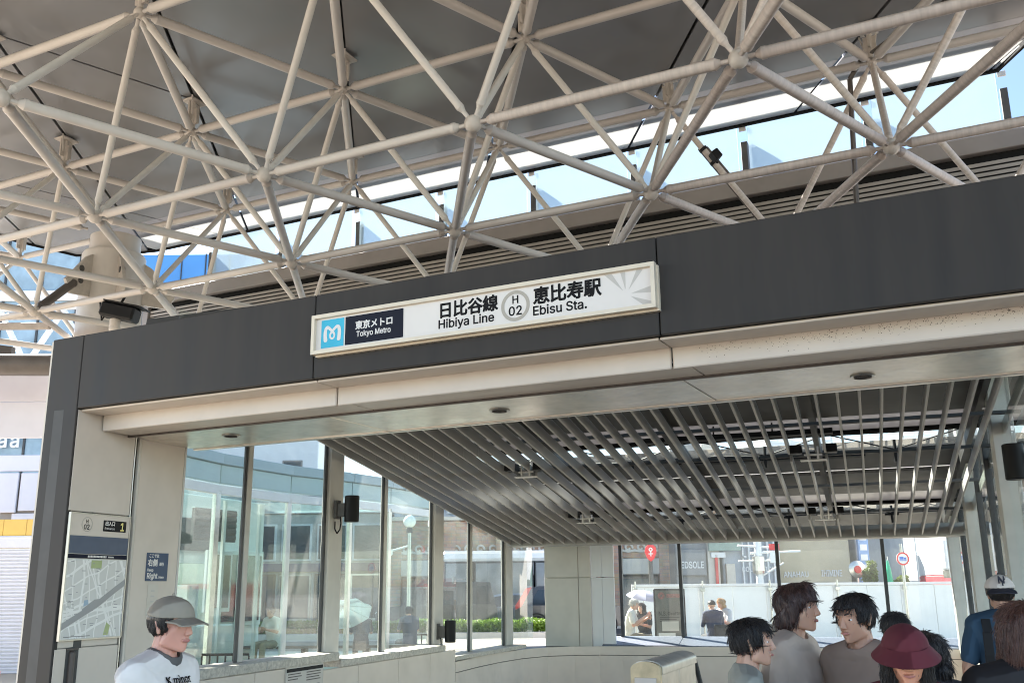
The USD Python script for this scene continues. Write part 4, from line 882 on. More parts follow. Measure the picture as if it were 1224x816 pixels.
obj('paper', put(rect(.12, .48, .20, .40, .0012), PT), RAYG, sh)
obj('slip', put(rect(.04, .40, .02, .16, .0016), PT), WHITE, sh)
obj('leg', cat_([cbx(.05, .09, 0, .4, 0, .46, .005), cbx(.59, .63, 0, .4, 0, .46, .005)]), BLACK, ps)
bn = sthing('street_bench', 'long dark bench where the people outside sit', 'bench', 2.3, 23.2)
obj('seat', cbx(0, 4.2, -.22, .22, .42, .48, .01), DKGREY, bn)
for k in range(4): obj('leg', cbx(.1 + 1.3 * k, .2 + 1.3 * k, -.18, .18, 0, .42, .01), BLACK, bn)
obj('backrest', cbx(2.2, 4.2, -.26, -.22, .55, .80, .01), BLACK, bn)

# ------------------------------------------------------------------ buildings across the street
BRICK = usdkit.material(stage, '/World/Looks/tan_brick', {
    'g': ('geometry', {}), 'm': ('vector_rotate', {'rotation_type': 'z_axis', 'angle': -yaw}) if False else ('mapping', {'rotation': (0, 0, 0)}),
    's': ('separate_xyz', {}), 'd': ('vector_math', {'math_type': 'dot_product', 'vector2': (float(S_R[0]), float(S_R[1]), 0)}), 'c': ('combine_xyz', {}),
    'b': ('brick_texture', {'color1': (.56, .33, .22), 'color2': (.64, .44, .31), 'mortar': (.42, .36, .30), 'scale': 1.0, 'brick_width': .42, 'row_height': .16, 'mortar_size': .012, 'bias': -.1}),
    'n': ('noise_texture', {'scale': 3.0, 'detail': 5}), 'x': ('mix', {'mix_type': 'multiply', 'fac': .5}), 'p': ('principled_bsdf', {'roughness': .75})},
    [('g.position', 's.vector'), ('g.position', 'd.vector1'), ('d.value', 'c.x'), ('s.z', 'c.y'), ('c.vector', 'b.vector'), ('g.position', 'n.vector'), ('b.color', 'x.color1'), ('n.color', 'x.color2'), ('x.color', 'p.base_color')], surface='p.BSDF')
BEIGE = mat('beige_render', (.55, .47, .34), .75, var=.07, scale=1.5)
BLDW = mat('pale_cladding', (.66, .67, .68), .45, var=.05)
BLDG = mat('bluegrey_cladding', (.36, .40, .47), .4, var=.06)
WING = mat('far_window', (.055, .07, .08), .08, var=.3, scale=.7)
bb = sthing('brick_building', 'brick shop building with pale scroll ornament across the street', 'building', -5.95, 47.0)
obj('wall', cbx(0, 13.45, .4, 14, 0, 2.2, .05), DKGREY, bb)
obj('upper_wall', cbx(0, 13.45, 0, 14, 2.95, 4.75, .03), BRICK, bb)
obj('fascia_band', cbx(0, 13.45, -.12, 14, 2.20, 2.93, .03), CREAM2, bb)
for k in range(6): obj('brick_pier', cbx(2.55 * k - .02, 2.55 * k + .66, -.20, .6, 0, 4.70, .02), BRICK, bb)
for k in range(5):
    w = obj('shopfront', cbx(2.55 * k + .70, 2.55 * k + 2.45, .05, .2, .25, 2.1, .01), DKBROWN, bb)
    obj('pane', cbx(2.55 * k + .78, 2.55 * k + 2.37, .03, .06, .35, 2.0, .005), WING, w)
sc_ = []
for k in range(22):
    x = .3 + .58 * k
    sc_ += [LineString([(x + .20 * math.cos(t) * (1 - t / 9), 3.42 + .20 * math.sin(t) * (1 - t / 9)) for t in np.linspace(0, 5.6, 14)]).buffer(.045), LineString([(x - .3, 3.30), (x, 3.24), (x + .3, 3.30)]).buffer(.05)]
obj('scroll_ornament', put(prism(unary_union(sc_), .10), frame((0, -.005, 0), (1, 0, 0), (0, 0, 1))), CREAM2, bb)
obj('upper_floor', cbx(.2, 13.3, .5, 13, 4.76, 7.4, .05), BLDG, bb)
for q in range(1):
    for k in range(6):
        w = obj('window', cbx(.6 + 2.12 * k, 2.5 + 2.12 * k, .42, .6, 5.1 + 2.6 * q, 7.0 + 2.6 * q, .02), WHITE, bb)
        obj('pane', cbx(.72 + 2.12 * k, 2.38 + 2.12 * k, .39, .43, 5.2 + 2.6 * q, 6.9 + 2.6 * q, .005), WING, w)
obj('cornice', cbx(0, 13.45, -.2, 14, 4.755, 4.95, .03), CREAM2, bb)
obj('drainpipe', cat_([cyl((9.9, -.16, 0), (9.9, -.16, 4.8), .07, 10)]), mat('pipe_rust', (.38, .2, .12), .6), bb)
sp = sthing('grey_shop_building', 'dark grey shop building with a pale lettered sign board across the street', 'building', 7.25, 45.0)
SHOPG = mat('shop_grey', (.22, .22, .225), .5, var=.1)
obj('wall', cbx(0, 2.0, .1, 12, 0, 8, .05), SHOPG, sp)
for (z0, z1) in ((.2, 1.75), (3.9, 5.4), (6.0, 7.6)):
    for k in range(2):
        w = obj('window', cbx(.06 + .66 * k, .66 + .66 * k, .0, .12, z0, z1, .01), STAIN, sp)
        obj('pane', cbx(.11 + .66 * k, .61 + .66 * k, -.03, .02, z0 + .06, z1 - .06, .005), WING, w)
bd = obj('sign_board', cbx(.02, 1.36, -.12, 0, 2.1, 3.25, .02), mat('board_grey', (.22, .22, .225), .5), sp)
obj('lettering', put(at(latin('EDSOLE', .28, .02, True, 1.02), .22, 2.42), frame((0, -.121, 0), (1, 0, 0), (0, 0, 1))), WHITE, bd)
obj('pilaster', cbx(1.42, 1.95, -.15, .2, 0, 8.2, .02), CREAM2, sp)
obj('banner', cbx(1.72, 1.84, -.30, -.16, 1.2, 3.0, .01), REDS, sp)
gsb = sthing('blue_grey_building', 'pale blue grey glass shop with a green panel across the street', 'building', 9.4, 45.0)
obj('wall', cbx(0, 2.5, .2, 12, 0, 7.5, .05), BLDG, gsb)
for k in range(6): obj('fin', cbx(.85 + .28 * k, .92 + .28 * k, -.02, .2, 1.6, 4.2, .01), BLDW, gsb)
obj('green_panel', cbx(-.7, .75, -.35, -.2, 3.15, 4.3, .02), mat('panel_green', (.26, .33, .28), .5), gsb)
obj('white_sign', cbx(-.6, .05, -.3, -.1, 2.85, 3.1, .02), WHITE, gsb)
obj('door', cbx(.1, .5, -.05, .2, .2, 2.6, .02), CREAM2, gsb)
obj('lettering', put(at(latin('COLLECTION', .20, .02, True, 1.5), .8, 2.25), frame((0, -.03, 0), (1, 0, 0), (0, 0, 1))), BLDW, gsb)
for k in range(3): obj('spot_lamp', cbx(.85 + .62 * k, .97 + .62 * k, -.35, 0, 2.85, 2.93, .01), WHITE, gsb)
obj('awning', cbx(.6, 2.5, -.8, .1, 1.5, 1.6, .02), BLDW, gsb)
tp = sthing('utility_pole', 'pale utility pole with arms and wires outside the far window', 'pole', 9.75, 40.0)
obj('pole', cyl((0, 0, 0), (0, 0, 9), .14, 14, .11), BLDW, tp, smooth=40)
obj('arm', cat_([cyl((-.3, 0, 2.9), (1.7, 0, 2.95), .045, 8), cyl((.1, 0, 2.0), (1.0, 0, 2.5), .035, 8), cyl((-.8, 0, 2.6), (.8, 0, 2.6), .04, 8), cyl((-.8, 0, 3.2), (.8, 0, 3.1), .04, 8)]), WHITE, tp)
obj('transformer', cat_([lathe([(0, 2.1), (.22, 2.1), (.24, 2.2), (.24, 2.75), (0, 2.85)], 16)]), STAIN, tp)
obj('red_white_sign', cat_([cbx(.45, .85, -.10, -.05, 3.0, 3.25, .01)]), REDS, tp)
obj('white_sign', cbx(.45, .85, -.09, -.04, 2.5, 2.99, .01), WHITE, tp)
bgb = sthing('beige_shop_building', 'plain beige shop building with pale raised lettering across the street', 'building', 12.1, 46.5)
obj('wall', cbx(0, 3.5, 0, 12, 0, 3.85, .04), BEIGE, bgb)
obj('upper_wall', cbx(.2, 3.4, .6, 12, 3.86, 9, .04), BLDW, bgb)
obj('coping', cbx(-.05, 3.55, -.08, 12, 3.855, 4.0, .02), CREAM2, bgb)
for k in range(3): obj('window', cbx(.4 + 1.0 * k, 1.2 + 1.0 * k, .52, .62, 4.8, 7.2, .02), WING, bgb)
obj('lettering', put(at(latin('ANAHAU', .24, .05, True, 1.15), .35, 2.0), frame((0, -.001, 0), (1, 0, 0), (0, 0, 1))), WHITE, bgb)
obj('lettering', put(at(latin('IHIMINE', .28, .05, True, .95), 2.1, 2.02), frame((0, -.001, 0), (1, 0, 0), (0, 0, 1))), WHITE, bgb)
obj('shopfront', cbx(.2, 3.3, -.05, .1, .2, 1.6, .02), WING, bgb)
obj('canopy', cbx(.1, 3.4, -.9, 0, 1.62, 1.74, .02), BLDW, bgb)
SGB = mat('vertical_blue', (.16, .27, .50), .4, var=.05)
bs = sthing('vertical_sign', 'narrow blue vertical shop sign board beside the beige building', 'sign', 14.28, 43.0)
bsb = obj('board', cbx(.50, .95, -.1, .1, 1.6, 4.6, .02), SGB, bs)
obj('pole', cyl((.72, .0, 0), (.72, 0, 1.6), .05, 10), STAIN, bs)
obj('marks', cat_([cbx(.58, .87, -.112, -.101, 1.8 + .42 * k, 2.05 + .42 * k, .002) for k in range(6)]), WHITE, bsb)
mr = sthing('traffic_mirror', 'round grey traffic mirror with a red centre beside the beige building', 'mirror', 14.35, 42.0)
obj('pole', cyl((0, .05, 0), (0, .05, 2.6), .05, 10), STAIN, mr)
obj('disc', put(lathe([(0, .06), (.2, .045), (.34, 0), (.36, -.03), (0, -.03)], 26), frame((0, 0, 2.25), (1, 0, 0), (0, 0, 1))), STAIN, mr, smooth=40)
obj('centre', put(lathe([(0, .075), (.14, .065), (.16, .04), (0, .04)], 20), frame((0, -.01, 2.25), (1, 0, 0), (0, 0, 1))), REDS, mr, smooth=40)
def shrub(label, s, t, w, h, z0, seed):
    o = sthing('street_tree', label, 'tree', s, t)
    r = np.random.default_rng(seed)
    cl = [(c - .28 * w, c + .28 * w, d - .28 * w, d + .28 * w, z, z + .45 * h) for c, d, z in zip(r.normal(0, .25 * w, 7), r.normal(0, .2 * w, 7), z0 + r.uniform(0, .6 * h, 7))]
    obj('crown', leaves(cl, 300, .075, seed), LEAFY, o, kind='stuff')
    obj('trunk', cat_([cyl((0, 0, 0), (.05, 0, z0 + .3 * h), .09, 10, .05), cyl((.03, 0, z0), (-.3 * w, .1, z0 + .5 * h), .04, 8, .02), cyl((.03, 0, z0 + .1), (.3 * w, -.1, z0 + .6 * h), .04, 8, .02)]), DKBROWN, o)
LEAFY = usdkit.material(stage, '/World/Looks/yellow_green_leaf', {
    'g': ('geometry', {}), 'r': ('rgb_ramp', {'ramp': [(0, (.12, .16, .03)), (.5, (.22, .26, .06)), (1, (.34, .36, .10))]}),
    'p': ('principled_bsdf', {'roughness': .5}), 't': ('translucent_bsdf', {}), 'x': ('mix_closure', {'fac': .35})},
    [('g.random_per_island', 'r.fac'), ('r.color', 'p.base_color'), ('r.color', 't.color'), ('p.BSDF', 'x.closure1'), ('t.BSDF', 'x.closure2')], surface='x.closure')
shrub('yellow green street tree beside the blue vertical sign', 14.35, 40.5, .50, 1.0, 1.5, 31)
shrub('yellow green street tree under the red awning', 15.3, 40.0, .50, .8, 1.3, 32)
gp = sthing('folded_parasol', 'folded green parasol beside the street tree', 'parasol', 14.75, 39.6)
GREENS = mat('shop_green', (.03, .36, .20), .4, var=.05)
obj('canopy', lathe([(0, 1.0), (.20, 1.05), (.17, 1.5), (.10, 2.2), (.03, 2.55), (0, 2.6)], 12), GREENS, gp)
obj('pole', cyl((0, 0, 0), (0, 0, 2.7), .025, 8), STAIN, gp)
# right-hand cluster of small shops
rs1 = sthing('awning_shop', 'small pale shop with a red awning behind the road sign', 'building', 16.1, 47.0)
obj('wall', cbx(0, 4.2, .1, 10, 0, 7.5, .04), mat('lilac_wall', (.55, .52, .56), .6), rs1)
obj('awning', put(prism(Polygon([(0, 0), (-1.1, -.5), (-1.1, -.75), (0, -.3)]), 2.6), frame((1.3, 0, 3.55), (0, 1, 0), (0, 0, 1))), REDS, rs1)
for k in range(3): obj('window', cbx(.5 + 1.2 * k, 1.4 + 1.2 * k, .02, .12, 4.2, 6.2, .02), WING, rs1)
obj('sign_board', cbx(.9, 2.9, -.1, .08, 3.65, 4.1, .02), BLDW, rs1)
obj('door', cbx(1.6, 2.7, .02, .12, 0, 2.2, .02), WING, rs1)
rs2 = sthing('arched_shop', 'white shop front with an arched green and blue window behind the road sign', 'building', 17.7, 44.5)
obj('wall', cbx(0, 2.6, .1, 10, 0, 8, .04), WHITE, rs2)
ap = Polygon([(.0, 0), (1.5, 0), (1.5, 1.0)] + [(.75 + .75 * math.cos(t), 1.0 + .75 * math.sin(t)) for t in np.linspace(.2, math.pi - .2, 10)] + [(0, 1.0)])
aw = obj('arch_window', put(prism(ap, .08), frame((.45, .06, 2.2), (1, 0, 0), (0, 0, 1))), GREENS, rs2)
obj('pane', put(prism(ap.buffer(-.16), .04), frame((.45, -.03, 2.2), (1, 0, 0), (0, 0, 1))), mat('pale_blue_pane', (.45, .62, .68), .2), aw)
for k in range(4): obj('column', cbx(.35 + .55 * k, .45 + .55 * k, -.1, .1, 0, 2.1, .01), BLDW, rs2)
obj('door', cbx(.55, 2.0, .02, .1, 0, 2.0, .02), WING, rs2)
rs3 = sthing('shuttered_house', 'white house with horizontal boards between the signs', 'building', 16.7, 41.5)
obj('wall', cbx(0, 3.4, .1, 9, 0, 8, .04), BLDW, rs3)
for k in range(22): obj('board', cbx(.05, 1.6, 0, .1, 1.5 + .13 * k, 1.6 + .13 * k, .01), WHITE, rs3)
obj('window', cbx(1.9, 2.9, 0, .12, 2.6, 3.6, .02), WING, rs3)
gsgn = sthing('green_sign', 'green vertical shop sign with pale characters above the crowd', 'sign', 17.2, 40.9)
gb = obj('board', cbx(0, .78, -.12, .06, 1.75, 3.75, .03), GREENS, gsgn)
obj('marks', put(cat_([at(jp('駅', .42, .01), .18, 3.15), rect(.2, .58, 2.45, 2.85, .01), at(jp('行', .40, .01), .19, 1.88)]), frame((0, -.121, 0), (1, 0, 0), (0, 0, 1))), BLDW, gb)
obj('bracket', cat_([cbx(.3, .5, .0, 3, 2.0, 2.06, .01), cbx(.3, .5, .0, 3, 3.4, 3.46, .01)]), STAIN, gsgn)
ac = sthing('air_conditioner', 'white outdoor air conditioner with a round fan grille', 'air conditioner', 16.1, 37.4, 0, None, 2.15)
obj('case', cbx(0, 1.6, 0, .5, 0, 1.12, .06), BLDW, ac)
obj('fan_grille', put(cat_([ring2(.62, .56, .33, .38, .03), ring2(.62, .56, .20, .22, .03), ring2(.62, .56, .05, .09, .03)] + [rect(.605, .635, .2, .92, .02), rect(.26, .98, .545, .575, .02)]), frame((0, -.001, 0), (1, 0, 0), (0, 0, 1))), MIDGREY, ac)
obj('bracket', cat_([cbx(.1, .2, .0, .6, -.3, 0, .01), cbx(1.4, 1.5, 0, .6, -.3, 0, .01)]), STAIN, ac)
obj('beacon', cyl((.62, .2, 1.12), (.62, .2, 1.42), .11, 12), REDS, ac)
rsh = sthing('red_shop', 'red fronted shop with a pale awning edge beside the right window post', 'building', 16.75, 38.2)
PINKR = mat('shop_red', (.55, .05, .06), .5, var=.08)
obj('wall', cbx(0, 4, .4, 6, 0, 1.95, .03), PINKR, rsh)
obj('awning', put(prism(Polygon([(0, 0), (-.6, -.35), (-.6, -.5), (0, -.25)]), 3.6), frame((.1, .4, 2.1), (0, 1, 0), (0, 0, 1))), REDS, rsh)
obj('upper_wall', cbx(0, 4, .45, 6, 1.96, 7, .03), BLDW, rsh)
for c_, x_ in (('日', .3), ('東', .8)): obj('lettering', put(at(jp(c_, .42, .01), x_, 1.15), frame((0, .398, 0), (1, 0, 0), (0, 0, 1))), CREAM, rsh)
obj('yellow_board', cbx(.3, 1.5, .3, .39, .35, 1.0, .01), mat('shop_yellow', (.70, .55, .20), .5), rsh)

lsh = sthing('low_shop_row', 'low grey shop row seen through the pavilion glass left of the brick building', 'building', -15.2, 49.0)
obj('wall', cbx(0, 9.0, .1, 9, 0, 5.3, .05), mat('row_grey', (.40, .41, .40), .6, var=.1), lsh)
obj('coping', cbx(-.05, 9.05, -.05, 9, 5.31, 5.5, .02), BLDW, lsh)
for k in range(5):
    w = obj('window', cbx(.25 + 1.75 * k, 1.75 + 1.75 * k, .0, .14, 3.0, 4.8, .02), BLDW, lsh)
    obj('pane', cbx(.35 + 1.75 * k, 1.65 + 1.75 * k, -.03, .01, 3.1, 4.7, .005), WING, w)
    w = obj('shopfront', cbx(.20 + 1.75 * k, 1.80 + 1.75 * k, .0, .14, .1, 2.4, .02), DKBROWN if k % 2 else STAIN, lsh)
    obj('pane', cbx(.30 + 1.75 * k, 1.70 + 1.75 * k, -.03, .01, .3, 2.3, .005), WING, w)
obj('sign_band', cbx(.1, 8.9, -.12, .09, 2.5, 2.9, .02), mat('band_navy', (.05, .06, .14), .5), lsh)

# ------------------------------------------------------------------ curved glass pavilion beyond the left window wall
pv = thing('glass_pavilion', 'curved green glass pavilion with a pale blue panel band outside the left windows', 'pavilion')
PANELB = mat('pavilion_panel', (.33, .45, .47), .4, var=.05)
PANELT = mat('pavilion_cornice', (.25, .34, .39), .4, var=.05)
def ray_pt(px_, zc):            # a plan point at a given depth along the street normal
    return street((px_ - 612) / 1168 * zc, zc)[:2]
fac = [ray_pt(150, 15.0), ray_pt(203, 16.0), ray_pt(262, 17.5), ray_pt(347, 19.4), ray_pt(420, 20.8), ray_pt(466, 22.0)]
fac.append(fac[-1] + np.array([-.10, 2.2])); fac.append(fac[-1] + np.array([-2.0, 3.0]))
for k in range(len(fac) - 1):
    A_, B_ = fac[k], fac[k + 1]
    obj('band_panel', wbox(A_ + (B_ - A_) * .006, B_ - (B_ - A_) * .006, 3.50, 3.83, -.02, .06, .008), PANELB, pv)
    obj('cornice', wbox(A_, B_, 3.84, 4.03, -.08, .30, .01), PANELT, pv)
    n = 1
    for q in range(n):
        a0, a1 = A_ + (B_ - A_) * q / n, A_ + (B_ - A_) * (q + 1) / n
        obj('pane', wbox(a0 + (a1 - a0) * .03, a1 - (a1 - a0) * .03, .12, 3.30, .02, .035), GLASSG, pv)
        obj('mullion', wbox(a0 - (a1 - a0) * .03, a0 + (a1 - a0) * .03, .0, 3.38, -.01, .08, .004), WHITE if k in (1, 3) else STAIN, pv)
    obj('head_rail', wbox(A_, B_, 3.31, 3.47, -.01, .08, .004), BLDW, pv)
    obj('base_rail', wbox(A_, B_, 0, .11, -.01, .08, .004), STAIN, pv)
roofp = Polygon([*fac, fac[-1] + np.array([-5, -2]), fac[0] + np.array([-6, 3])])
obj('roof', prism(roofp.buffer(-.1), .05, 3.75), FROST, pv)
obj('floor', prism(roofp.buffer(-.15), .03, .004), CREAM2, pv)
iv = (fac[2] + fac[4]) / 2 + np.array([-2.6, .4])
obj('lift_shaft', wbox(iv + (0, -1.0), iv + (-.42, 2.4), 0, 3.6, 0, .8, .02), BLDW, pv)
dr = obj('lift_door', wbox(iv + (.0, -.9), iv + (-.12, .3), .05, 2.2, -.06, -.005, .01), STAIN, pv)
obj('notice_panel', wbox(iv + (.0, -.95), iv + (-.15, .5), 2.45, 3.1, -.10, -.03, .01), DKGREY, pv)
w_ = obj('inner_window', wbox(iv + (-.2, .6), iv + (-.42, 2.3), .9, 2.5, -.10, -.02, .01), WHITE, pv)
obj('pane', wbox(iv + (-.2, .72), iv + (-.40, 2.18), 1.0, 2.4, -.13, -.105, .003), CARGLASS, w_)
for k, (o_, h_) in enumerate(((.9, 3.3), (1.15, 3.3), (2.5, 3.3))):
    q_ = (fac[2] + (fac[3] - fac[2]) * (.35 + .25 * k)) + np.array([-.7, .25])
    obj('inner_frame', cat_([bx(q_[0] - .03, q_[0] + .03, q_[1] - .03, q_[1] + .03, 0, h_)]), WHITE, pv)
q0_, q1_ = fac[2] + np.array([-.9, .3]), fac[3] + np.array([-.9, .0])
obj('hanging_board', wbox(q0_ + (q1_ - q0_) * .05, q0_ + (q1_ - q0_) * .72, 2.55, 3.15, 0, .08, .01), DKGREY, pv)
for k in range(5): obj('board_slat', wbox(q0_ + (q1_ - q0_) * .06, q0_ + (q1_ - q0_) * .71, 2.60 + .11 * k, 2.67 + .11 * k, -.02, -.003, .004), MULL, pv)
cf = obj('counter_window', wbox(q0_ + (q1_ - q0_) * .45, q0_ + (q1_ - q0_) * .86, 1.25, 2.40, .25, .32, .01), WHITE, pv)
obj('pane', wbox(q0_ + (q1_ - q0_) * .49, q0_ + (q1_ - q0_) * .82, 1.33, 2.32, .235, .246, .003), CARGLASS, cf)
obj('counter', wbox(q0_ + (q1_ - q0_) * .0, q0_ + (q1_ - q0_) * .9, .0, 1.02, .2, .7, .02), BLDW, pv)
vm = thing('ticket_cabinet', 'white cabinet with small dark openings inside the glass pavilion', 'cabinet', (*(fac[2] + np.array([-1.0, -.2])), 0), 20)
obj('case', cbx(0, .5, 0, .45, 0, 1.75, .02), BLDW, vm)
for k in range(5): obj('slot', cbx(.10, .40, -.012, .0, .5 + .23 * k, .62 + .23 * k, .003), DKGREY, vm)

LIL = mat('lilac_panel', (.60, .59, .65), .4, var=.03)
# ------------------------------------------------------------------ towers behind
ap_ = sthing('apartment_block', 'white apartment block with windows and balconies behind the glass pavilion', 'building', -21.0, 58.0)
obj('wall', cbx(0, 9.4, 0, 12, 0, 11.6, .05), WHITE, ap_)
for q in range(2):
    for k in range(4):
        w = obj('window', cbx(.7 + 2.2 * k, 1.9 + 2.2 * k, -.03, .1, 4.6 + 2.8 * q, 6.3 + 2.8 * q, .02), MIDGREY, ap_)
        obj('pane', cbx(.8 + 2.2 * k, 1.8 + 2.2 * k, -.06, -.02, 4.7 + 2.8 * q, 6.2 + 2.8 * q, .01), WING, w)
    b_ = obj('balcony', cat_([cbx(7.0, 9.6, -1.1, 0, 4.2 + 2.8 * q, 4.35 + 2.8 * q, .02), cbx(7.0, 9.6, -1.1, -1.02, 4.36 + 2.8 * q, 5.3 + 2.8 * q, .01)]), BLDW, ap_)
pb = sthing('panel_building', 'pale blue and white panelled building behind the pavilion roof', 'building', -29.0, 50.0)
obj('wall', cbx(0, 11, 0, 10, 0, 10, .05), BLDW, pb)
for k in range(12): obj('rib', cbx(.4 + .9 * k, .6 + .9 * k, -.12, 0, 3, 12, .01), WHITE, pb)
obj('strip', cbx(2.0, 3.4, -.2, 0, 3, 12, .02), mat('strip_blue', (.25, .38, .55), .3), pb)
BLUEG = mat('blue_curtain_glass', (.07, .22, .48), .06, var=.35, scale=.12, spec=.8, detail=2)
def tower(label, s, t, w, z0, z1, nx, nz, glassm, mullm, rz=0, seed=1):
    o = sthing('glass_tower', label, 'building', s, t, rz)
    obj('core', cbx(0, w, .15, 14, 0, z1, .05), DKGREY, o)
    dx, dz = w / nx, (z1 - z0) / nz
    for q in range(nz):
        for k in range(nx):
            obj('pane', bx(dx * k + .04, dx * (k + 1) - .04, 0, .12, z0 + dz * q + .35, z0 + dz * (q + 1) - .05), glassm, o)
        obj('spandrel', cbx(-.05, w + .05, -.08, .14, z0 + dz * q - .04, z0 + dz * q + .34, .02), mullm, o)
    for k in range(nx + 1): obj('mullion', cbx(dx * k - .035, dx * k + .035, -.06, .13, z0, z1, .01), MULL, o)
    obj('lower_wall', cbx(0, w, 0, .14, 0, z0 - .06, .02), mullm, o)
    return o
tower('tall blue glass tower behind the round column', -46.0, 62.0, 32.0, 8.0, 23.5, 20, 5, BLUEG, BLDG)
TEALG = mat('teal_shop_glass', (.24, .33, .40), .12, var=.35, scale=.8)
tl = tower('glass fronted shop building with pale lettering left of the entrance leg', -20.5, 33.0, 5.2, 4.5, 14.0, 4, 4, TEALG, BLDW)
for x_, y_ in ((0, 0), (.42, 0), (0, .55), (.42, .55)): obj('lettering', put(at(latin('a', .46, .02, True), x_, y_), frame((3.05, -.10, 6.42), (1, 0, 0), (0, 0, 1))), BLDW, tl)
wp_ = sthing('panel_annex', 'pale stacked panels of a small annex left of the entrance leg', 'building', -15.75, 30.0)
obj('wall', cbx(.1, 2.9, .1, 4, 0, 5.2, .02), MIDGREY, wp_)
for (x0, x1, z0, z1, y) in ((-.1, 2.9, 5.25, 5.75, 0), (.0, .62, 4.0, 5.2, -.05), (.68, 2.9, 4.05, 5.2, -.02), (.5, 1.25, 3.6, 3.98, .02), (1.3, 2.9, 3.65, 4.0, .0), (1.1, 2.9, 2.2, 3.6, .05)):
    obj('panel', cbx(x0, x1, y, y + .1, z0, z1, .015), LIL, wp_)
yb = sthing('yellow_canopy', 'long yellow site canopy with a white stripe left of the entrance leg', 'canopy', -15.5, 26.5)
YEL = mat('site_yellow', (.72, .45, .10), .5, var=.06)
for k in range(8): obj('panel', cbx(.62 * k + .004, .62 * (k + 1) - .004, 0, .08, 3.12, 3.55, .006), YEL, yb)
obj('stripe', cbx(0, 5, -.02, .10, 2.98, 3.115, .006), LIL, yb)
for k in range(8): obj('lower_panel', cbx(.62 * k + .004, .62 * (k + 1) - .004, 0, .08, 2.75, 2.975, .006), YEL, yb)
obj('dark_gap', cbx(0, 5, .1, 1.4, 2.4, 2.74, .01), BLACK, yb)
for k in range(3): obj('leg', cyl((.3 + 2.0 * k, .7, 0), (.3 + 2.0 * k, .7, 2.4), .05, 10), STAIN, yb)
shf = sthing('ribbed_fence', 'tall white ribbed metal fence left of the entrance leg', 'fence', -12.9, 21.6)
for k in range(36): obj('rib', put(prism(Polygon([(0, 0), (-.03, .012), (-.03, .050), (0, .062)]), 4.6), frame((0, 0, -.15 + .075 * k), (0, 1, 0), (0, 0, 1))), LIL, shf)
obj('backing', cbx(0, 4.6, .002, .04, -.2, 2.58, .004), BLDW, shf)
obj('top_rail', cbx(-.05, 4.65, -.05, .06, 2.585, 2.80, .01), LIL, shf)
cn = sthing('traffic_cone', 'orange and white banded post at the foot of the ribbed fence', 'cone', -6.16, 12.1)
ORG = mat('cone_orange', (.75, .20, .03), .5)
obj('body', lathe([(0, 0), (.10, 0), (.085, .75), (.0, .77)], 18), ORG, cn, smooth=40)
obj('band', cat_([lathe([(.0955, .34), (.0975, .35), (.0925, .50), (.09, .51)], 18), lathe([(.0885, .60), (.0905, .61), (.0885, .68), (.086, .69)], 18)]), WHITE, cn)
obj('base', cbx(-.18, .18, -.18, .18, -.003, .03, .01), BLACK, cn)
mf = sthing('mesh_fence', 'low pale mesh barrier beside the orange and white post', 'fence', -6.02, 12.5)
obj('frame', cat_([cyl((0, 0, 0), (0, 0, .85), .02, 8), cyl((.9, 0, 0), (.9, 0, .85), .02, 8), cyl((0, 0, .85), (.9, 0, .85), .02, 8), cyl((0, 0, .08), (.9, 0, .08), .02, 8)]), WHITE, mf)
for k in range(9): obj('wire', cyl((.09 * (k + 1), 0, .1), (.09 * (k + 1), 0, .83), .006, 6), ORG if k % 3 == 0 else WHITE, mf)

# ------------------------------------------------------------------ neighbouring canopy at the left edge and its sunlit truss
nc = sthing('side_canopy', 'white panelled side canopy under a dark round gutter left of the entrance', 'canopy', -12.4, 16.2)
CT = np.eye(4)
for k in range(2): obj('panel', cbx(0, 5.6, .004, .06, 4.15 + .62 * k, 4.76 + .62 * k, .008), LIL, nc)
obj('gutter', cyl((-1, -1.6, 5.12), (5.6, -1.6, 5.02), .17, 20), DKBROWN, nc, smooth=40)
obj('beam', put(prism(Polygon([(-1, 0), (4.6, 0), (4.6, .12), (.6, .55), (-1, .55)]), .12), frame((0, -1.3, 5.25), (1, 0, 0), (0, 0, 1))), DKBROWN, nc)
obj('rail', cat_([cbx(-1, 5.2, -1.55, -1.45, 5.62, 5.72, .01), cbx(-1, 5.4, -.6, -.5, 6.05, 6.13, .01)]), NODE, nc)
obj('post', cat_([cyl((-.5, -1.2, 0), (-.5, -1.2, 5.1), .09, 14)]), DKBROWN, nc)
ot = sthing('outer_truss', 'sunlit white steel truss standing beyond the canopy at the left', 'truss', -20.0, 28.0)
xs4 = np.arange(0, 11, 1.9)
obj('chord', cyl((-4, 0, 8.1), (10.5, 0, 8.1), .12, 12), WHITE, ot, smooth=40)
obj('chord', cyl((-.5, 0, 9.7), (10.5, 0, 10.0), .10, 12), WHITE, ot, smooth=40)
for k, x in enumerate(xs4):
    obj('brace', cyl((x, 0, 8.1), (x + .95, 0, 9.8), .085, 10), WHITE, ot, smooth=40)
    obj('brace', cyl((x + .95, 0, 9.8), (x + 1.9, 0, 8.1), .085, 10), WHITE, ot, smooth=40)
for x in (-3.4,): obj('leg', cyl((x, .2, 0), (x + .9, .2, 8.1), .14, 12), WHITE, ot, smooth=40)
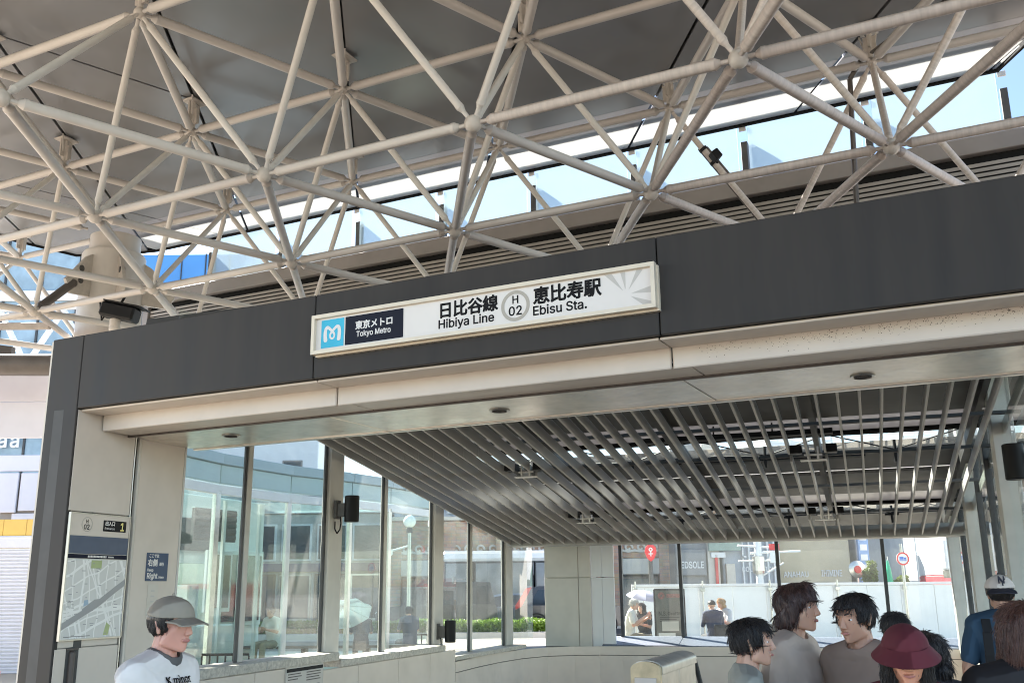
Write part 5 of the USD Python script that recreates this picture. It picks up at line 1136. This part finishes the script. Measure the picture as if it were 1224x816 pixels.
# ================================================================== people
SKIN = mat('skin_warm', (.52, .30, .21), .5, var=.06, scale=9)
SKIN2 = mat('skin_tan', (.44, .24, .16), .5, var=.06, scale=9)
EYEW = mat('eye_white', (.75, .73, .70), .2, var=.02)
IRIS = mat('eye_iris', (.02, .012, .01), .15)
LIPS = mat('lips', (.42, .17, .14), .45, var=.05)
HAIRB = mat('hair_black', (.016, .013, .012), .42, var=.5, scale=40, stretch=(1, 1, .12), bump=.5, bscale=160, obj_space=True)
HAIRBR = mat('hair_brown', (.075, .032, .022), .38, var=.45, scale=40, stretch=(1, 1, .10), bump=.5, bscale=160, obj_space=True)
HAIRG = mat('hair_grey', (.42, .41, .39), .5, var=.2, scale=40, obj_space=True)
HAIRY = mat('hair_blond', (.45, .27, .12), .45, var=.25, scale=40, obj_space=True)
def cloth(n, c, var=.10): return mat(n, c, .85, var=var, scale=7, bump=.5, bscale=13, detail=5)
def msphere(p, r, seg=14): return Manifold.sphere(r, seg).translate([float(v) for v in p])
def bone(p, q, r0, r1, seg=14): return Manifold.batch_hull([msphere(p, r0, seg), msphere(q, r1, seg)])
def hullm(*ps): return Manifold.batch_hull([msphere(p, r) for p, r in ps])
def fin(mans, res=.03, it=8, lamb=.5, nz=0.0, seed=0):
    m = Manifold.batch_boolean(mans, m3.OpType.Add) if isinstance(mans, list) else mans
    m = m.refine_to_length(res).to_mesh()
    t = trimesh.Trimesh(m.vert_properties[:, :3], m.tri_verts, process=True)
    if it: trimesh.smoothing.filter_taubin(t, lamb=lamb, nu=.53, iterations=it)
    if nz:
        v = t.vertices; n = t.vertex_normals
        t.vertices = v + n * ((meshkit.fbm(v * 11, 3, seed) - .5) * 2 * nz)[:, None]
    return t
STAND = dict(pelvis=(0, 0, .93), waist=(0, .0, 1.06), chest=(0, .0, 1.27), neck=(0, -.005, 1.46), head=(0, .035, 1.595),
             shl=(-.185, -.01, 1.40), shr=(.185, -.01, 1.40), ell=(-.245, -.03, 1.12), elr=(.245, -.03, 1.12), wrl=(-.25, .07, .88), wrr=(.25, .07, .88),
             hil=(-.095, 0, .90), hir=(.095, 0, .90), knl=(-.105, .02, .49), knr=(.105, .02, .49), anl=(-.11, -.02, .09), anr=(.11, -.02, .09))
SIT = dict(STAND, pelvis=(0, 0, .55), waist=(0, -.02, .70), chest=(0, .03, .92), neck=(0, .06, 1.11), head=(0, .11, 1.24), shl=(-.185, .05, 1.05), shr=(.185, .05, 1.05),
           ell=(-.24, .12, .80), elr=(.24, .12, .80), wrl=(-.10, .33, .86), wrr=(.10, .33, .86), hil=(-.095, .02, .53), hir=(.095, .02, .53), knl=(-.12, .43, .52), knr=(.12, .43, .52), anl=(-.12, .46, .09), anr=(.12, .46, .09))
def hand(wr, fwd, palmn, side, curl=.5):
    """palm, five bent fingers; fwd: along the hand, palmn: out of the palm, side: +1 right"""
    f = np.array(fwd, float); f /= np.linalg.norm(f); n = np.array(palmn, float); n -= f * (n @ f); n /= np.linalg.norm(n); s = np.cross(f, n) * side
    w = np.array(wr, float); out = [hullm((w, .024), (w + f * .035 + s * .022, .015), (w + f * .035 - s * .022, .015), (w + f * .085 + s * .030, .012), (w + f * .082 - s * .030, .012))]
    for k, (o, l) in enumerate(((.030, .068), (.010, .078), (-.011, .072), (-.031, .056))):
        b = w + f * .083 + s * o; c1 = math.radians(25 + 50 * curl + 4 * k); c2 = c1 + math.radians(30 + 40 * curl)
        m_ = b + (f * math.cos(c1 * .6) + n * math.sin(c1 * .6)) * l * .5
        e_ = m_ + (f * math.cos(c2) + n * math.sin(c2)) * l * .5
        out += [bone(b, m_, .0092, .0085, 10), bone(m_, e_, .0085, .0072, 10)]
    t0 = w + f * .028 + s * .026; t1_ = t0 + (f * .6 + s * .65 + n * .35) * .038; t2_ = t1_ + (f * .85 + s * .05 + n * .45) * .032
    out += [bone(t0, t1_, .013, .0105, 10), bone(t1_, t2_, .0105, .0085, 10)]
    return out
def strands(parent, hmesh, TH, sc_, m_, kind, capped=False):
    r = np.random.default_rng(17); n = 1500
    pts, fi = trimesh.sample.sample_surface(hmesh, n, seed=5); nr = hmesh.face_normals[fi]
    loc = (np.linalg.inv(TH) @ np.c_[pts / sc_, np.ones(len(pts))].T).T[:, :3]
    keep = (loc[:, 2] < (.03 if capped else 9)) & (loc[:, 2] > -.17) & (np.linalg.norm(loc - (0, -.01, .02), axis=1) > .066)
    pts, nr = pts[keep], nr[keep]
    crown = (TH @ np.array([0, -.055, .115, 1]))[:3] * sc_
    P_ = [pts + nr * .0005]; d0 = pts - crown; d0 /= np.linalg.norm(d0, axis=1)[:, None] + 1e-9
    d = d0 + r.normal(0, .16, d0.shape); d[:, 2] -= .5
    for k in range(4):
        d = d - nr * ((d * nr).sum(1) - (.10 - .035 * k))[:, None]; d /= np.linalg.norm(d, axis=1)[:, None] + 1e-9
        P_.append(P_[-1] + d * (.011 if kind != 'nape' else .006)); d[:, 2] -= .22
    A_ = np.stack(P_, 1)
    c = UsdGeom.BasisCurves.Define(stage, str(parent.GetPath()) + '_strands')
    c.CreateTypeAttr('cubic'); c.CreateBasisAttr('catmullRom'); c.CreateWrapAttr('pinned')
    c.CreatePointsAttr([Gf.Vec3f(*map(float, p)) for p in A_.reshape(-1, 3)]); c.CreateCurveVertexCountsAttr([5] * len(A_))
    w = np.tile([.0022, .0022, .0018, .0013, .0006], len(A_)); c.CreateWidthsAttr(w.tolist()); c.SetWidthsInterpolation('vertex')
    UsdShade.MaterialBindingAPI.Apply(c.GetPrim()).Bind(m_)
def person(label, loc, rz, h=1.70, pose=STAND, over=None, head_yaw=0.0, head_pitch=0.0, skin=SKIN, hair=('short', None), shirt=None, sleeve='short', trousers=None, shoe=None,
           collar=None, cap=None, res=.03, face=True, build=1.0, palms=None, group=None):
    J = dict(pose); J.update(over or {}); J = {k: np.array(v, float) for k, v in J.items()}
    sc_ = h / 1.705
    t = thing('person', label, 'person', loc, rz, group)
    S = np.eye(4); S[:3, :3] *= sc_
    W = build
    def arms(sd, up, lo):
        s, e, w = J['sh' + sd], J['el' + sd], J['wr' + sd]
        return bone(s, e, .052 * up, .041 * up), bone(e, w, .040 * lo, .027 * lo)
    up = J['neck'] - J['chest']; 
    torso = [hullm((J['pelvis'] + (.075 * W, 0, 0), .105), (J['pelvis'] - (.075 * W, 0, 0), .105), (J['waist'] + (.055 * W, 0, 0), .098), (J['waist'] - (.055 * W, 0, 0), .098)),
             hullm((J['waist'] + (.055 * W, 0, 0), .098), (J['waist'] - (.055 * W, 0, 0), .098), (J['chest'] + (.080 * W, 0, 0), .105), (J['chest'] - (.080 * W, 0, 0), .105)),
             hullm((J['chest'] + (.080 * W, 0, 0), .105), (J['chest'] - (.080 * W, 0, 0), .105), (J['shl'], .058), (J['shr'], .058)),
             hullm((J['shl'], .055), (J['shr'], .055), (J['neck'] - up * .10, .066))]
    # head in its own frame
    cy_, sy_ = math.cos(head_yaw), math.sin(head_yaw); cp_, sp_ = math.cos(head_pitch), math.sin(head_pitch)
    RH = np.array([[cy_, -sy_, 0], [sy_, cy_, 0], [0, 0, 1]]) @ np.array([[1, 0, 0], [0, cp_, -sp_], [0, sp_, cp_]])
    TH = np.eye(4); TH[:3, :3] = RH; TH[:3, 3] = J['head']
    def hp(x, y, z): return J['head'] + RH @ np.array([x, y, z])
    def hs(x, y, z, r): return (hp(x, y, z), r)
    head = [hullm(hs(0, -.022, .030, .078), hs(0, .018, .034, .070), hs(.012, .0, .035, .070), hs(-.012, 0, .035, .070)),
            hullm(hs(0, .045, .030, .050), hs(.030, .048, -.012, .030), hs(-.030, .048, -.012, .030), hs(0, .066, -.082, .022), hs(.040, .012, -.062, .026), hs(-.040, .012, -.062, .026), hs(0, .055, -.045, .034)),
            hullm(hs(0, .090, .018, .0075), hs(0, .107, -.020, .0090), hs(.012, .095, -.026, .0065), hs(-.012, .095, -.026, .0065)),
            hullm(hs(.036, .078, .033, .010), hs(0, .088, .030, .009), hs(-.036, .078, .033, .010)),
            hullm(hs(.016, .086, -.052, .0075), hs(-.016, .086, -.052, .0075), hs(0, .091, -.052, .0085)),
            hullm(hs(.072, -.004, .012, .010), hs(.080, -.014, .020, .008), hs(.074, -.002, -.022, .008)),
            hullm(hs(-.072, -.004, .012, .010), hs(-.080, -.014, .020, .008), hs(-.074, -.002, -.022, .008)),
            bone(J['neck'] - (0, 0, .03), hp(0, -.012, -.035), .060, .054)]
    body = torso + head
    for sd in 'lr':
        body += list(arms(sd, 1, 1))
        f = J['wr' + sd] - J['el' + sd]; f /= np.linalg.norm(f)
        pn = (palms or {}).get(sd, (1 if sd == 'l' else -1, .1, 0.15))
        body += hand(J['wr' + sd] + f * .01, f, pn, 1 if sd == 'l' else -1, .45)
        body += [bone(J['hi' + sd], J['kn' + sd], .088, .058), bone(J['kn' + sd], J['an' + sd], .056, .040), bone(J['an' + sd] + (0, -.03, -.04), J['an' + sd] + (0, .15, -.055), .040, .030)]
    bm = fin(body, res * .55, 4, .4); bm.apply_transform(S)
    obj('body', bm, skin, t, smooth=True)
    if face:
        for sgn_ in (-1, 1):
            e = obj('eye', put(put(ball((0, 0, 0), .0118 * sc_, 2), np.diag([1.15, 1, .62, 1.0])), trimesh.transformations.translation_matrix(hp(sgn_ * .031, .0705, .009) * sc_)), EYEW, t, smooth=True)
            obj('iris', put(put(ball((0, 0, 0), .0074 * sc_, 2), np.diag([1, 1, .8, 1.0])), trimesh.transformations.translation_matrix(hp(sgn_ * .031, .0765, .009) * sc_)), IRIS, e, smooth=True)
            bw = fin(hullm(hs(sgn_ * .018, .090, .033, .004), hs(sgn_ * .033, .087, .038, .0042), hs(sgn_ * .048, .076, .034, .003)), .01, 1); bw.apply_transform(S)
            obj('eyebrow', bw, HAIRB, t, smooth=True)
        lm_ = fin(hullm(hs(.019, .091, -.053, .0040), hs(-.019, .091, -.053, .0040), hs(0, .0985, -.051, .0045), hs(0, .098, -.056, .0045)), .01, 1); lm_.apply_transform(S)
        obj('mouth', lm_, LIPS, t, smooth=True)
    # hair
    kind, hm_ = hair
    if kind:
        shell = hullm(hs(0, -.026, .034, .089), hs(0, .016, .042, .080), hs(.016, 0, .040, .078), hs(-.016, 0, .040, .078))
        def facecut(z0, y0, w): 
            c = Manifold.cube([w * 2, .3, .4]).translate([-w, y0, z0 - .4])
            M = np.zeros((3, 4)); M[:, :3] = RH; M[:, 3] = J['head']; return c.transform(M)
        if kind == 'short': hmn = shell - facecut(.062, .052, .12) - facecut(-.004, -.012, .12) - facecut(-.040, -.2, .2)
        elif kind == 'bob':
            hmn = Manifold.batch_boolean([shell, hullm(hs(.062, .012, .02, .036), hs(.070, .010, -.10, .036), hs(.055, -.05, -.10, .045), hs(.04, -.06, .03, .05)),
                                          hullm(hs(-.062, .012, .02, .036), hs(-.070, .010, -.10, .036), hs(-.055, -.05, -.10, .045), hs(-.04, -.06, .03, .05)),
                                          hullm(hs(.05, -.06, -.10, .048), hs(-.05, -.06, -.10, .048), hs(0, -.06, .04, .07))], m3.OpType.Add) - facecut(.060, .060, .062)
        elif kind == 'shaggy': hmn = Manifold.batch_boolean([shell, hullm(hs(.068, .01, .02, .030), hs(.070, .0, -.05, .026), hs(.04, -.06, -.06, .045)), hullm(hs(-.068, .01, .02, .030), hs(-.070, .0, -.05, .026), hs(-.04, -.06, -.06, .045)), hullm(hs(0, .045, .085, .045), hs(.03, .06, .055, .03), hs(-.03, .06, .055, .03))], m3.OpType.Add) - facecut(.040, .066, .065)
        elif kind == 'nape': hmn = shell - facecut(.03, .03, .12) - facecut(.10, .055, .12) - facecut(-.055, -.2, .2)
        hmm = fin(hmn, res * .45, 4, .4, .006, 5)
        hmm.apply_transform(S); ho = obj('hair', hmm, hm_, t, smooth=60)
        strands(ho, hmm, TH, sc_, hm_, kind, cap is not None)
    # clothes
    if shirt is not None:
        nk = J['neck']; upn = (hp(0, 0, 0) - nk); upn /= np.linalg.norm(upn)
        def cut_shirt(g):
            w0, w1 = np.array((.080 * W, 0, 0)), np.array((.058 * W, 0, 0)); w2 = np.array((.083 * W, 0, 0))
            sh = [hullm((J['pelvis'] + w0 - (0, 0, .03), .105 + g), (J['pelvis'] - w0 - (0, 0, .03), .105 + g), (J['waist'] + w1, .100 + g), (J['waist'] - w1, .100 + g)),
                  hullm((J['waist'] + w1, .100 + g), (J['waist'] - w1, .100 + g), (J['chest'] + w2, .105 + g), (J['chest'] - w2, .105 + g)),
                  hullm((J['chest'] + w2, .105 + g), (J['chest'] - w2, .105 + g), (J['shl'], .060 + g), (J['shr'], .060 + g)),
                  hullm((J['shl'], .058 + g), (J['shr'], .058 + g), (J['neck'] - up * .12, .070 + g))]
            for sd in 'lr':
                s, e, w = J['sh' + sd], J['el' + sd], J['wr' + sd]
                if sleeve == 'short': sh += [bone(s, s + (e - s) * .74, .052 + g, .052 + g)]
                elif sleeve == 'long': sh += [bone(s, e, .050 + g, .038 + g), bone(e, e + (w - e) * .92, .038 + g, .024 + g)]
            return Manifold.batch_boolean(sh, m3.OpType.Add)
        def neck_cone(r): return bone(nk + np.array([0, .012, .008]), nk + upn * .2 + (0, .03, 0), r, r + .019)
        M_ = cut_shirt(.014) - neck_cone(.066)
        sm = fin(M_, res * .6, 5, .45, .007, 9); sm.apply_transform(S)
        so = obj('shirt', sm, shirt, t, smooth=True)
        if collar is not None:
            cm_ = fin((cut_shirt(.0175) - neck_cone(.062)) ^ neck_cone(.082), .012, 3, .4); cm_.apply_transform(S)
            obj('collar', cm_, collar, so, smooth=True)
    if trousers is not None:
        tr = [hullm((J['pelvis'] + (.075 * W, 0, 0), .112), (J['pelvis'] - (.075 * W, 0, 0), .112), (J['hil'], .10), (J['hir'], .10))]
        for sd in 'lr': tr += [bone(J['hi' + sd], J['kn' + sd], .10, .074), bone(J['kn' + sd], J['an' + sd], .074, .062)]
        tm = fin(tr, res, 4); tm.apply_transform(S); obj('trousers', tm, trousers, t, smooth=True)
        for sd in 'lr':
            a = J['an' + sd]; sm_ = fin(hullm((a + (0, -.045, -.045), .048), (a + (0, .03, -.03), .048), (a + (0, .16, -.058), .036)), .03, 2); sm_.apply_transform(S)
            obj('shoe', sm_, shoe or BLACK, t, smooth=True)
    if cap is not None:
        style, cm1, cm2 = cap
        shell = hullm(hs(0, -.024, .038, .0915), hs(0, .018, .042, .0835), hs(.016, 0, .040, .0815), hs(-.016, 0, .040, .0815), hs(0, -.01, .058, .074))
        cutb = Manifold.cube([.6, .6, .4]).translate([-.3, -.3, -.4 + .040])
        M = np.zeros((3, 4)); M[:, :3] = RH; M[:, 3] = J['head']
        dome = shell - cutb.transform(M)
        dm = fin(dome, .02, 3, .4); dm.apply_transform(S)
        co = obj('cap', dm, cm1, t, smooth=60)
        sg_ = -1 if style == 'back' else 1
        if style in ('front', 'back'):
            a = np.linspace(-1.18, 1.18, 25); inner = [(.090 * math.sin(q), sg_ * (.088 * math.cos(q) + (.0 if sg_ > 0 else .020))) for q in a]
            outer = [(.094 * math.sin(q), sg_ * (.080 + .088 * math.cos(q) ** .8)) for q in a[::-1]]
            br = prism(Polygon(inner + outer).buffer(0), .006)
            br = br.subdivide().subdivide(); v = br.vertices.copy(); v[:, 2] += .042 - 3.2 * v[:, 0] ** 2 - .28 * np.maximum(0, np.abs(v[:, 1]) - .09) * (1 if sg_ > 0 else 1.6); br.vertices = v
            br.apply_transform(TH); br.apply_transform(S); obj('brim', br, cm2, co, smooth=40)
            bt = ball((0, -.008, .133), .008, 1); bt.apply_transform(TH); bt.apply_transform(S); obj('button', bt, cm2, co)
        elif style == 'bucket':
            br = lathe([(.100, .050), (.145, .004), (.150, .0), (.146, -.004), (.098, .043)], 30); br.apply_scale((.92, 1.08, 1)); br.apply_transform(TH); br.apply_transform(S); obj('brim', br, cm2, co, smooth=40)
        elif style == 'helmet':
            br = lathe([(.094, .046), (.104, .036), (.104, .022), (.094, .018)], 28); br.apply_scale((.94, 1.1, 1)); br.apply_transform(TH); br.apply_transform(S); obj('rim', br, cm2, co, smooth=40)
    return t, J, TH, sc_
def on_chest(t, J, sc_, m, x, z, m_, name='print', back=False, W=1.0):
    """prints lettering on the front (or back) of a shirt, pressed to its surface by a small offset"""
    sh = t.GetPath().AppendChild('shirt'); pts = np.array(UsdGeom.Mesh(stage.GetPrimAtPath(sh)).GetPointsAttr().Get())
    tm = trimesh.Trimesh(pts, np.array(UsdGeom.Mesh(stage.GetPrimAtPath(sh)).GetFaceVertexIndicesAttr().Get()).reshape(-1, 3), process=False)
    m = m.copy(); m.apply_translation((x, z, 0))
    for _ in range(2): m = m.subdivide()
    v = m.vertices.copy(); sgn_ = -1 if back else 1
    org = np.stack([v[:, 0] * (-1 if not back else 1), np.full(len(v), sgn_ * .6), v[:, 1]], 1)
    from scipy.spatial import cKDTree
    near = pts[(pts[:, 1] * sgn_ > -.02)]
    d, i = cKDTree(near[:, [0, 2]]).query(org[:, [0, 2]], k=4)
    yy = near[i, 1].max(1) if not back else near[i, 1].min(1)
    m.vertices = np.stack([org[:, 0], yy + sgn_ * (.004 + v[:, 2]), org[:, 2]], 1)
    return obj(name, m, m_, stage.GetPrimAtPath(sh))

JEANS = cloth('cloth_denim', (.05, .07, .12)); DARKT = cloth('cloth_dark', (.025, .025, .03)); KHAKI = cloth('cloth_khaki', (.30, .25, .18))
# man in the white T-shirt at the left
WT = cloth('cloth_white', (.74, .70, .66), .05)
OLIVE = cloth('cloth_olive', (.27, .24, .19)); COLG = cloth('cloth_collar', (.11, .105, .10))
t, J, TH, s_ = person('man in a white T-shirt and olive grey cap beside the keep right sign', (-3.19, 3.13, 0), -78, 1.612, over=dict(wrl=(-.22, .16, .93)), head_yaw=math.radians(-6), head_pitch=math.radians(-4),
    skin=mat('skin_ruddy', (.55, .27, .20), .5, var=.06, scale=9), hair=('nape', HAIRB), shirt=WT, trousers=JEANS, collar=COLG, cap=('front', OLIVE, OLIVE), res=.022, build=1.08)
on_chest(t, J, s_, latin('K minor', .030, .001, True, .17), -.085, 1.285, INK)
# man in the navy shirt with the white cap, seen from behind
NAVYS = cloth('cloth_navy', (.022, .055, .095)); CAPW = cloth('cloth_cap_white', (.58, .53, .48), .05); CAPN = cloth('cloth_cap_navy', (.015, .016, .028))
t, J, TH, s_ = person('man in a navy shirt with a white cap worn backwards, seen from behind', (-.10, 7.45, 0), 14, 1.685, over=dict(ell=(-.262, .0, 1.13), wrl=(-.262, .10, .88)),
    head_yaw=math.radians(-5), skin=SKIN2, hair=('nape', HAIRB), shirt=NAVYS, trousers=DARKT, cap=('back', CAPW, CAPN), res=.024, build=1.05)
capp = t.GetPath().AppendChild('cap')
lg = cat_([at(latin('N', .046, .002, True), -.021, -.006), at(latin('Y', .046, .002, True), -.017, -.022, .0008)])
TLg = TH @ frame((0, -.116, .078), (1, 0, 0), (0, .18, 1)); lg.apply_transform(TLg); lg.apply_scale(s_)
obj('emblem', lg, CAPN, stage.GetPrimAtPath(capp))
on_chest(t, J, s_, latin('Pa', .075, .001, True, .11), -.10, 1.235, WHITE, back=True)
on_chest(t, J, s_, rrect(0, .10, 0, .028, .01, .001), -.04, 1.185, REDS, back=True)
strap = [(-.145, -.105, 1.44), (-.150, -.135, 1.36), (-.152, -.138, 1.22), (-.150, -.132, 1.06), (-.150, -.13, .95)]
strap = [np.array(p) * s_ for p in strap]
obj('strap', cat_([put(cbx(-.028, .028, -.006, .006, 0, np.linalg.norm(strap[k + 1] - strap[k]) + .01, .003), frame(strap[k], (1, 0, 0), np.cross(strap[k + 1] - strap[k], (1, 0, 0)))) for k in range(4)]), BLACK, t)
# woman with brown bobbed hair
t, J, TH, s_ = person('woman with brown bobbed hair and a black top, seen from behind at the right edge', (.005, 4.15, 0), 12, 1.575, head_yaw=math.radians(8), skin=SKIN, hair=('bob', HAIRBR), shirt=cloth('cloth_black', (.012, .011, .013)), trousers=DARKT, res=.022, build=.95)
# the crowd at the foot of the sign
CR = None
person('black haired person in a grey green top looking right', (-1.10, 4.46, 0), -72, 1.50, skin=SKIN, hair=('short', HAIRB), shirt=cloth('cloth_sage', (.30, .31, .27)), trousers=KHAKI, head_yaw=math.radians(-5))
person('dark brown haired person in a beige top behind the grey green top', (-.98, 4.90, 0), -100, 1.645, skin=SKIN, hair=('shaggy', mat('hair_dark_brown', (.045, .022, .018), .42, var=.4, scale=40, obj_space=True)), shirt=cloth('cloth_beige', (.46, .37, .30)), trousers=DARKT)
person('black haired person in a brown top facing left in the crowd', (-.66, 4.86, 0), 148, 1.60, skin=SKIN2, hair=('short', HAIRB), shirt=cloth('cloth_brown', (.34, .26, .21)), trousers=JEANS, head_pitch=math.radians(-8))
MAR = cloth('cloth_maroon', (.105, .014, .022)); 
person('person in a maroon bucket hat and maroon top facing the camera', (-.40, 4.02, 0), 190, 1.49, skin=mat('skin_sunny', (.60, .27, .17), .5, var=.05), hair=('bob', HAIRB), shirt=MAR, sleeve='long', trousers=DARKT, cap=('bucket', MAR, MAR), head_pitch=math.radians(-14))
person('black haired person in a black top at the right of the crowd', (-.36, 4.62, 0), 20, 1.44, skin=SKIN, hair=('shaggy', HAIRB), shirt=cloth('cloth_coal', (.03, .028, .034)), sleeve='long', trousers=DARKT, face=True)
person('dark haired person in a pale blue shirt deeper in the crowd', (-.66, 6.35, 0), 25, 1.48, skin=SKIN, hair=('short', HAIRB), shirt=cloth('cloth_pale_blue', (.42, .52, .62)), trousers=JEANS)
# outside
def stp(s, t_): p = street(s, t_); return (p[0], p[1], 0)
yd = math.degrees(yaw)
t, J, TH, s_ = person('grey haired seated man in a pale vest looking at his phone outside the far window', stp(2.62, 23.15), yd - 105, 1.72, pose=SIT, over=dict(wrr=(.10, .40, 1.00), wrl=(-.06, .40, .94)), skin=SKIN2, hair=('short', HAIRG), shirt=cloth('cloth_pale_vest', (.60, .58, .52)), trousers=KHAKI, head_pitch=math.radians(-12), res=.035)
ph = thing('phone', 'dark phone in the hands of the seated grey haired man', 'phone')
w_ = (np.array([.03, .47, 1.02]) * s_); c_, q_ = math.cos(math.radians(yd - 105)), math.sin(math.radians(yd - 105)); p_ = stp(2.62, 23.15)
obj('case', put(cbx(-.04, .04, -.006, .006, -.075, .075, .004), frame((p_[0] + c_ * w_[0] - q_ * w_[1], p_[1] + q_ * w_[0] + c_ * w_[1], w_[2]), (c_, q_, 0), (-q_ * .9, c_ * .9, -.4))), BLACK, ph)
person('seated woman in black with long dark hair under the lilac parasol outside', stp(3.02, 23.7), yd + 140, 1.60, pose=SIT, over=dict(wrr=(.16, .26, 1.02)), skin=SKIN, hair=('bob', HAIRB), shirt=DARKT, trousers=DARKT, res=.035)
def parasol(label, s, t_, z, r, m, tilt=(0, 0), name='parasol'):
    o = sthing(name, label, 'parasol', s, t_)
    A = trimesh.transformations.euler_matrix(math.radians(tilt[0]), math.radians(tilt[1]), 0); A[:3, 3] = (0, 0, z)
    n = 8; top = np.array([0, 0, .30 * r / .5 * .62])
    V = []; F = []
    for k in range(n):
        a0, a1 = 2 * math.pi * k / n, 2 * math.pi * (k + 1) / n
        g = []
        for i in range(7):
            u = i / 6; rr = r * math.sin(u * 1.35) / math.sin(1.35); zz = top[2] * (math.cos(u * 1.45) - math.cos(1.45)) / (1 - math.cos(1.45))
            row = []
            for q in range(5):
                f = q / 4; a = a0 + (a1 - a0) * f; sag = 1 - .10 * u * math.sin(math.pi * f)
                row.append((rr * sag * math.cos(a), rr * sag * math.sin(a), zz - .02 * u * math.sin(math.pi * f)))
            g.append(row)
        g = np.array(g); b0_ = sum(len(v_) for v_ in V); V.append(g.reshape(-1, 3))
        for i in range(6):
            for q in range(4):
                p0 = b0_ + i * 5 + q; F += [(p0, p0 + 5, p0 + 6), (p0, p0 + 6, p0 + 1)]
        obj('rib', put(cyl((0, 0, top[2] - .004), (r * .98 * math.cos(a0), r * .98 * math.sin(a0), -.012), .004, 5), A), STAIN, o)
    obj('canopy', put(trimesh.Trimesh(np.vstack(V), np.array(F), process=False), A), m, o, smooth=20)
    obj('shaft', put(cyl((0, 0, -.62), (0, 0, top[2] + .06), .007, 8), A), STAIN, o)
PARL = usdkit.material(stage, '/World/Looks/parasol_lilac', {'d': ('diffuse_bsdf', {'color': (.55, .55, .68)}), 't': ('translucent_bsdf', {'color': (.55, .55, .68)}), 'x': ('mix_closure', {'fac': .4})}, [('d.BSDF', 'x.closure1'), ('t.BSDF', 'x.closure2')], surface='x.closure')
PARW = usdkit.material(stage, '/World/Looks/parasol_white', {'d': ('diffuse_bsdf', {'color': (.72, .74, .74)}), 't': ('translucent_bsdf', {'color': (.7, .72, .72)}), 'x': ('mix_closure', {'fac': .4})}, [('d.BSDF', 'x.closure1'), ('t.BSDF', 'x.closure2')], surface='x.closure')
parasol('small lilac parasol held over the seated woman outside', 3.02, 23.6, 1.40, .42, PARL, (10, 8))
parasol('white parasol outside the left windows above the hedge', -3.62, 21.6, 1.12, .60, PARW, (-28, -16))
person('person crouching in dark clothes under the white parasol', stp(-3.35, 22.2), yd + 10, 1.55, pose=SIT, skin=SKIN, hair=('short', HAIRB), shirt=DARKT, trousers=DARKT, res=.04, face=False)
person('person in a dark blue top seated outside right of the white parasol', stp(-2.35, 22.8), yd + 30, 1.58, pose=SIT, skin=SKIN, hair=('short', HAIRB), shirt=NAVYS, trousers=DARKT, res=.04, face=False)
person('person in a white shirt seated behind the pavilion glass', stp(-5.35, 22.5), yd + 150, 1.62, pose=SIT, skin=SKIN2, hair=('short', HAIRB), shirt=WT, trousers=KHAKI, res=.04)
stool = sthing('street_bench', 'low dark bench outside the left windows', 'bench', -6.2, 22.6)
obj('seat', cbx(0, 4.6, -.2, .2, .40, .46, .01), DKGREY, stool)
for k in range(4): obj('leg', cbx(.1 + 1.4 * k, .2 + 1.4 * k, -.16, .16, 0, .40, .01), BLACK, stool)
person('person in a black helmet and dark blue jacket seated with back to the far window', stp(4.55, 23.2), yd + 8, 1.66, pose=SIT, skin=SKIN, hair=(None, None), shirt=cloth('cloth_dark_blue', (.02, .03, .065)), sleeve='long', trousers=DARKT, cap=('helmet', BLACK, BLACK), res=.035, face=False)
person('blond person seated beside the black helmet outside the far window', stp(4.98, 24.0), yd + 120, 1.70, pose=SIT, skin=SKIN, hair=('shaggy', HAIRY), shirt=cloth('cloth_light', (.5, .5, .52)), trousers=DARKT, res=.035)
bn2 = sthing('street_bench', 'second dark bench beyond the black helmet', 'bench', 2.6, 24.1)
obj('seat', cbx(0, 3.6, -.2, .2, .42, .48, .01), DKGREY, bn2)
for k in range(3): obj('leg', cbx(.1 + 1.6 * k, .2 + 1.6 * k, -.16, .16, 0, .42, .01), BLACK, bn2)
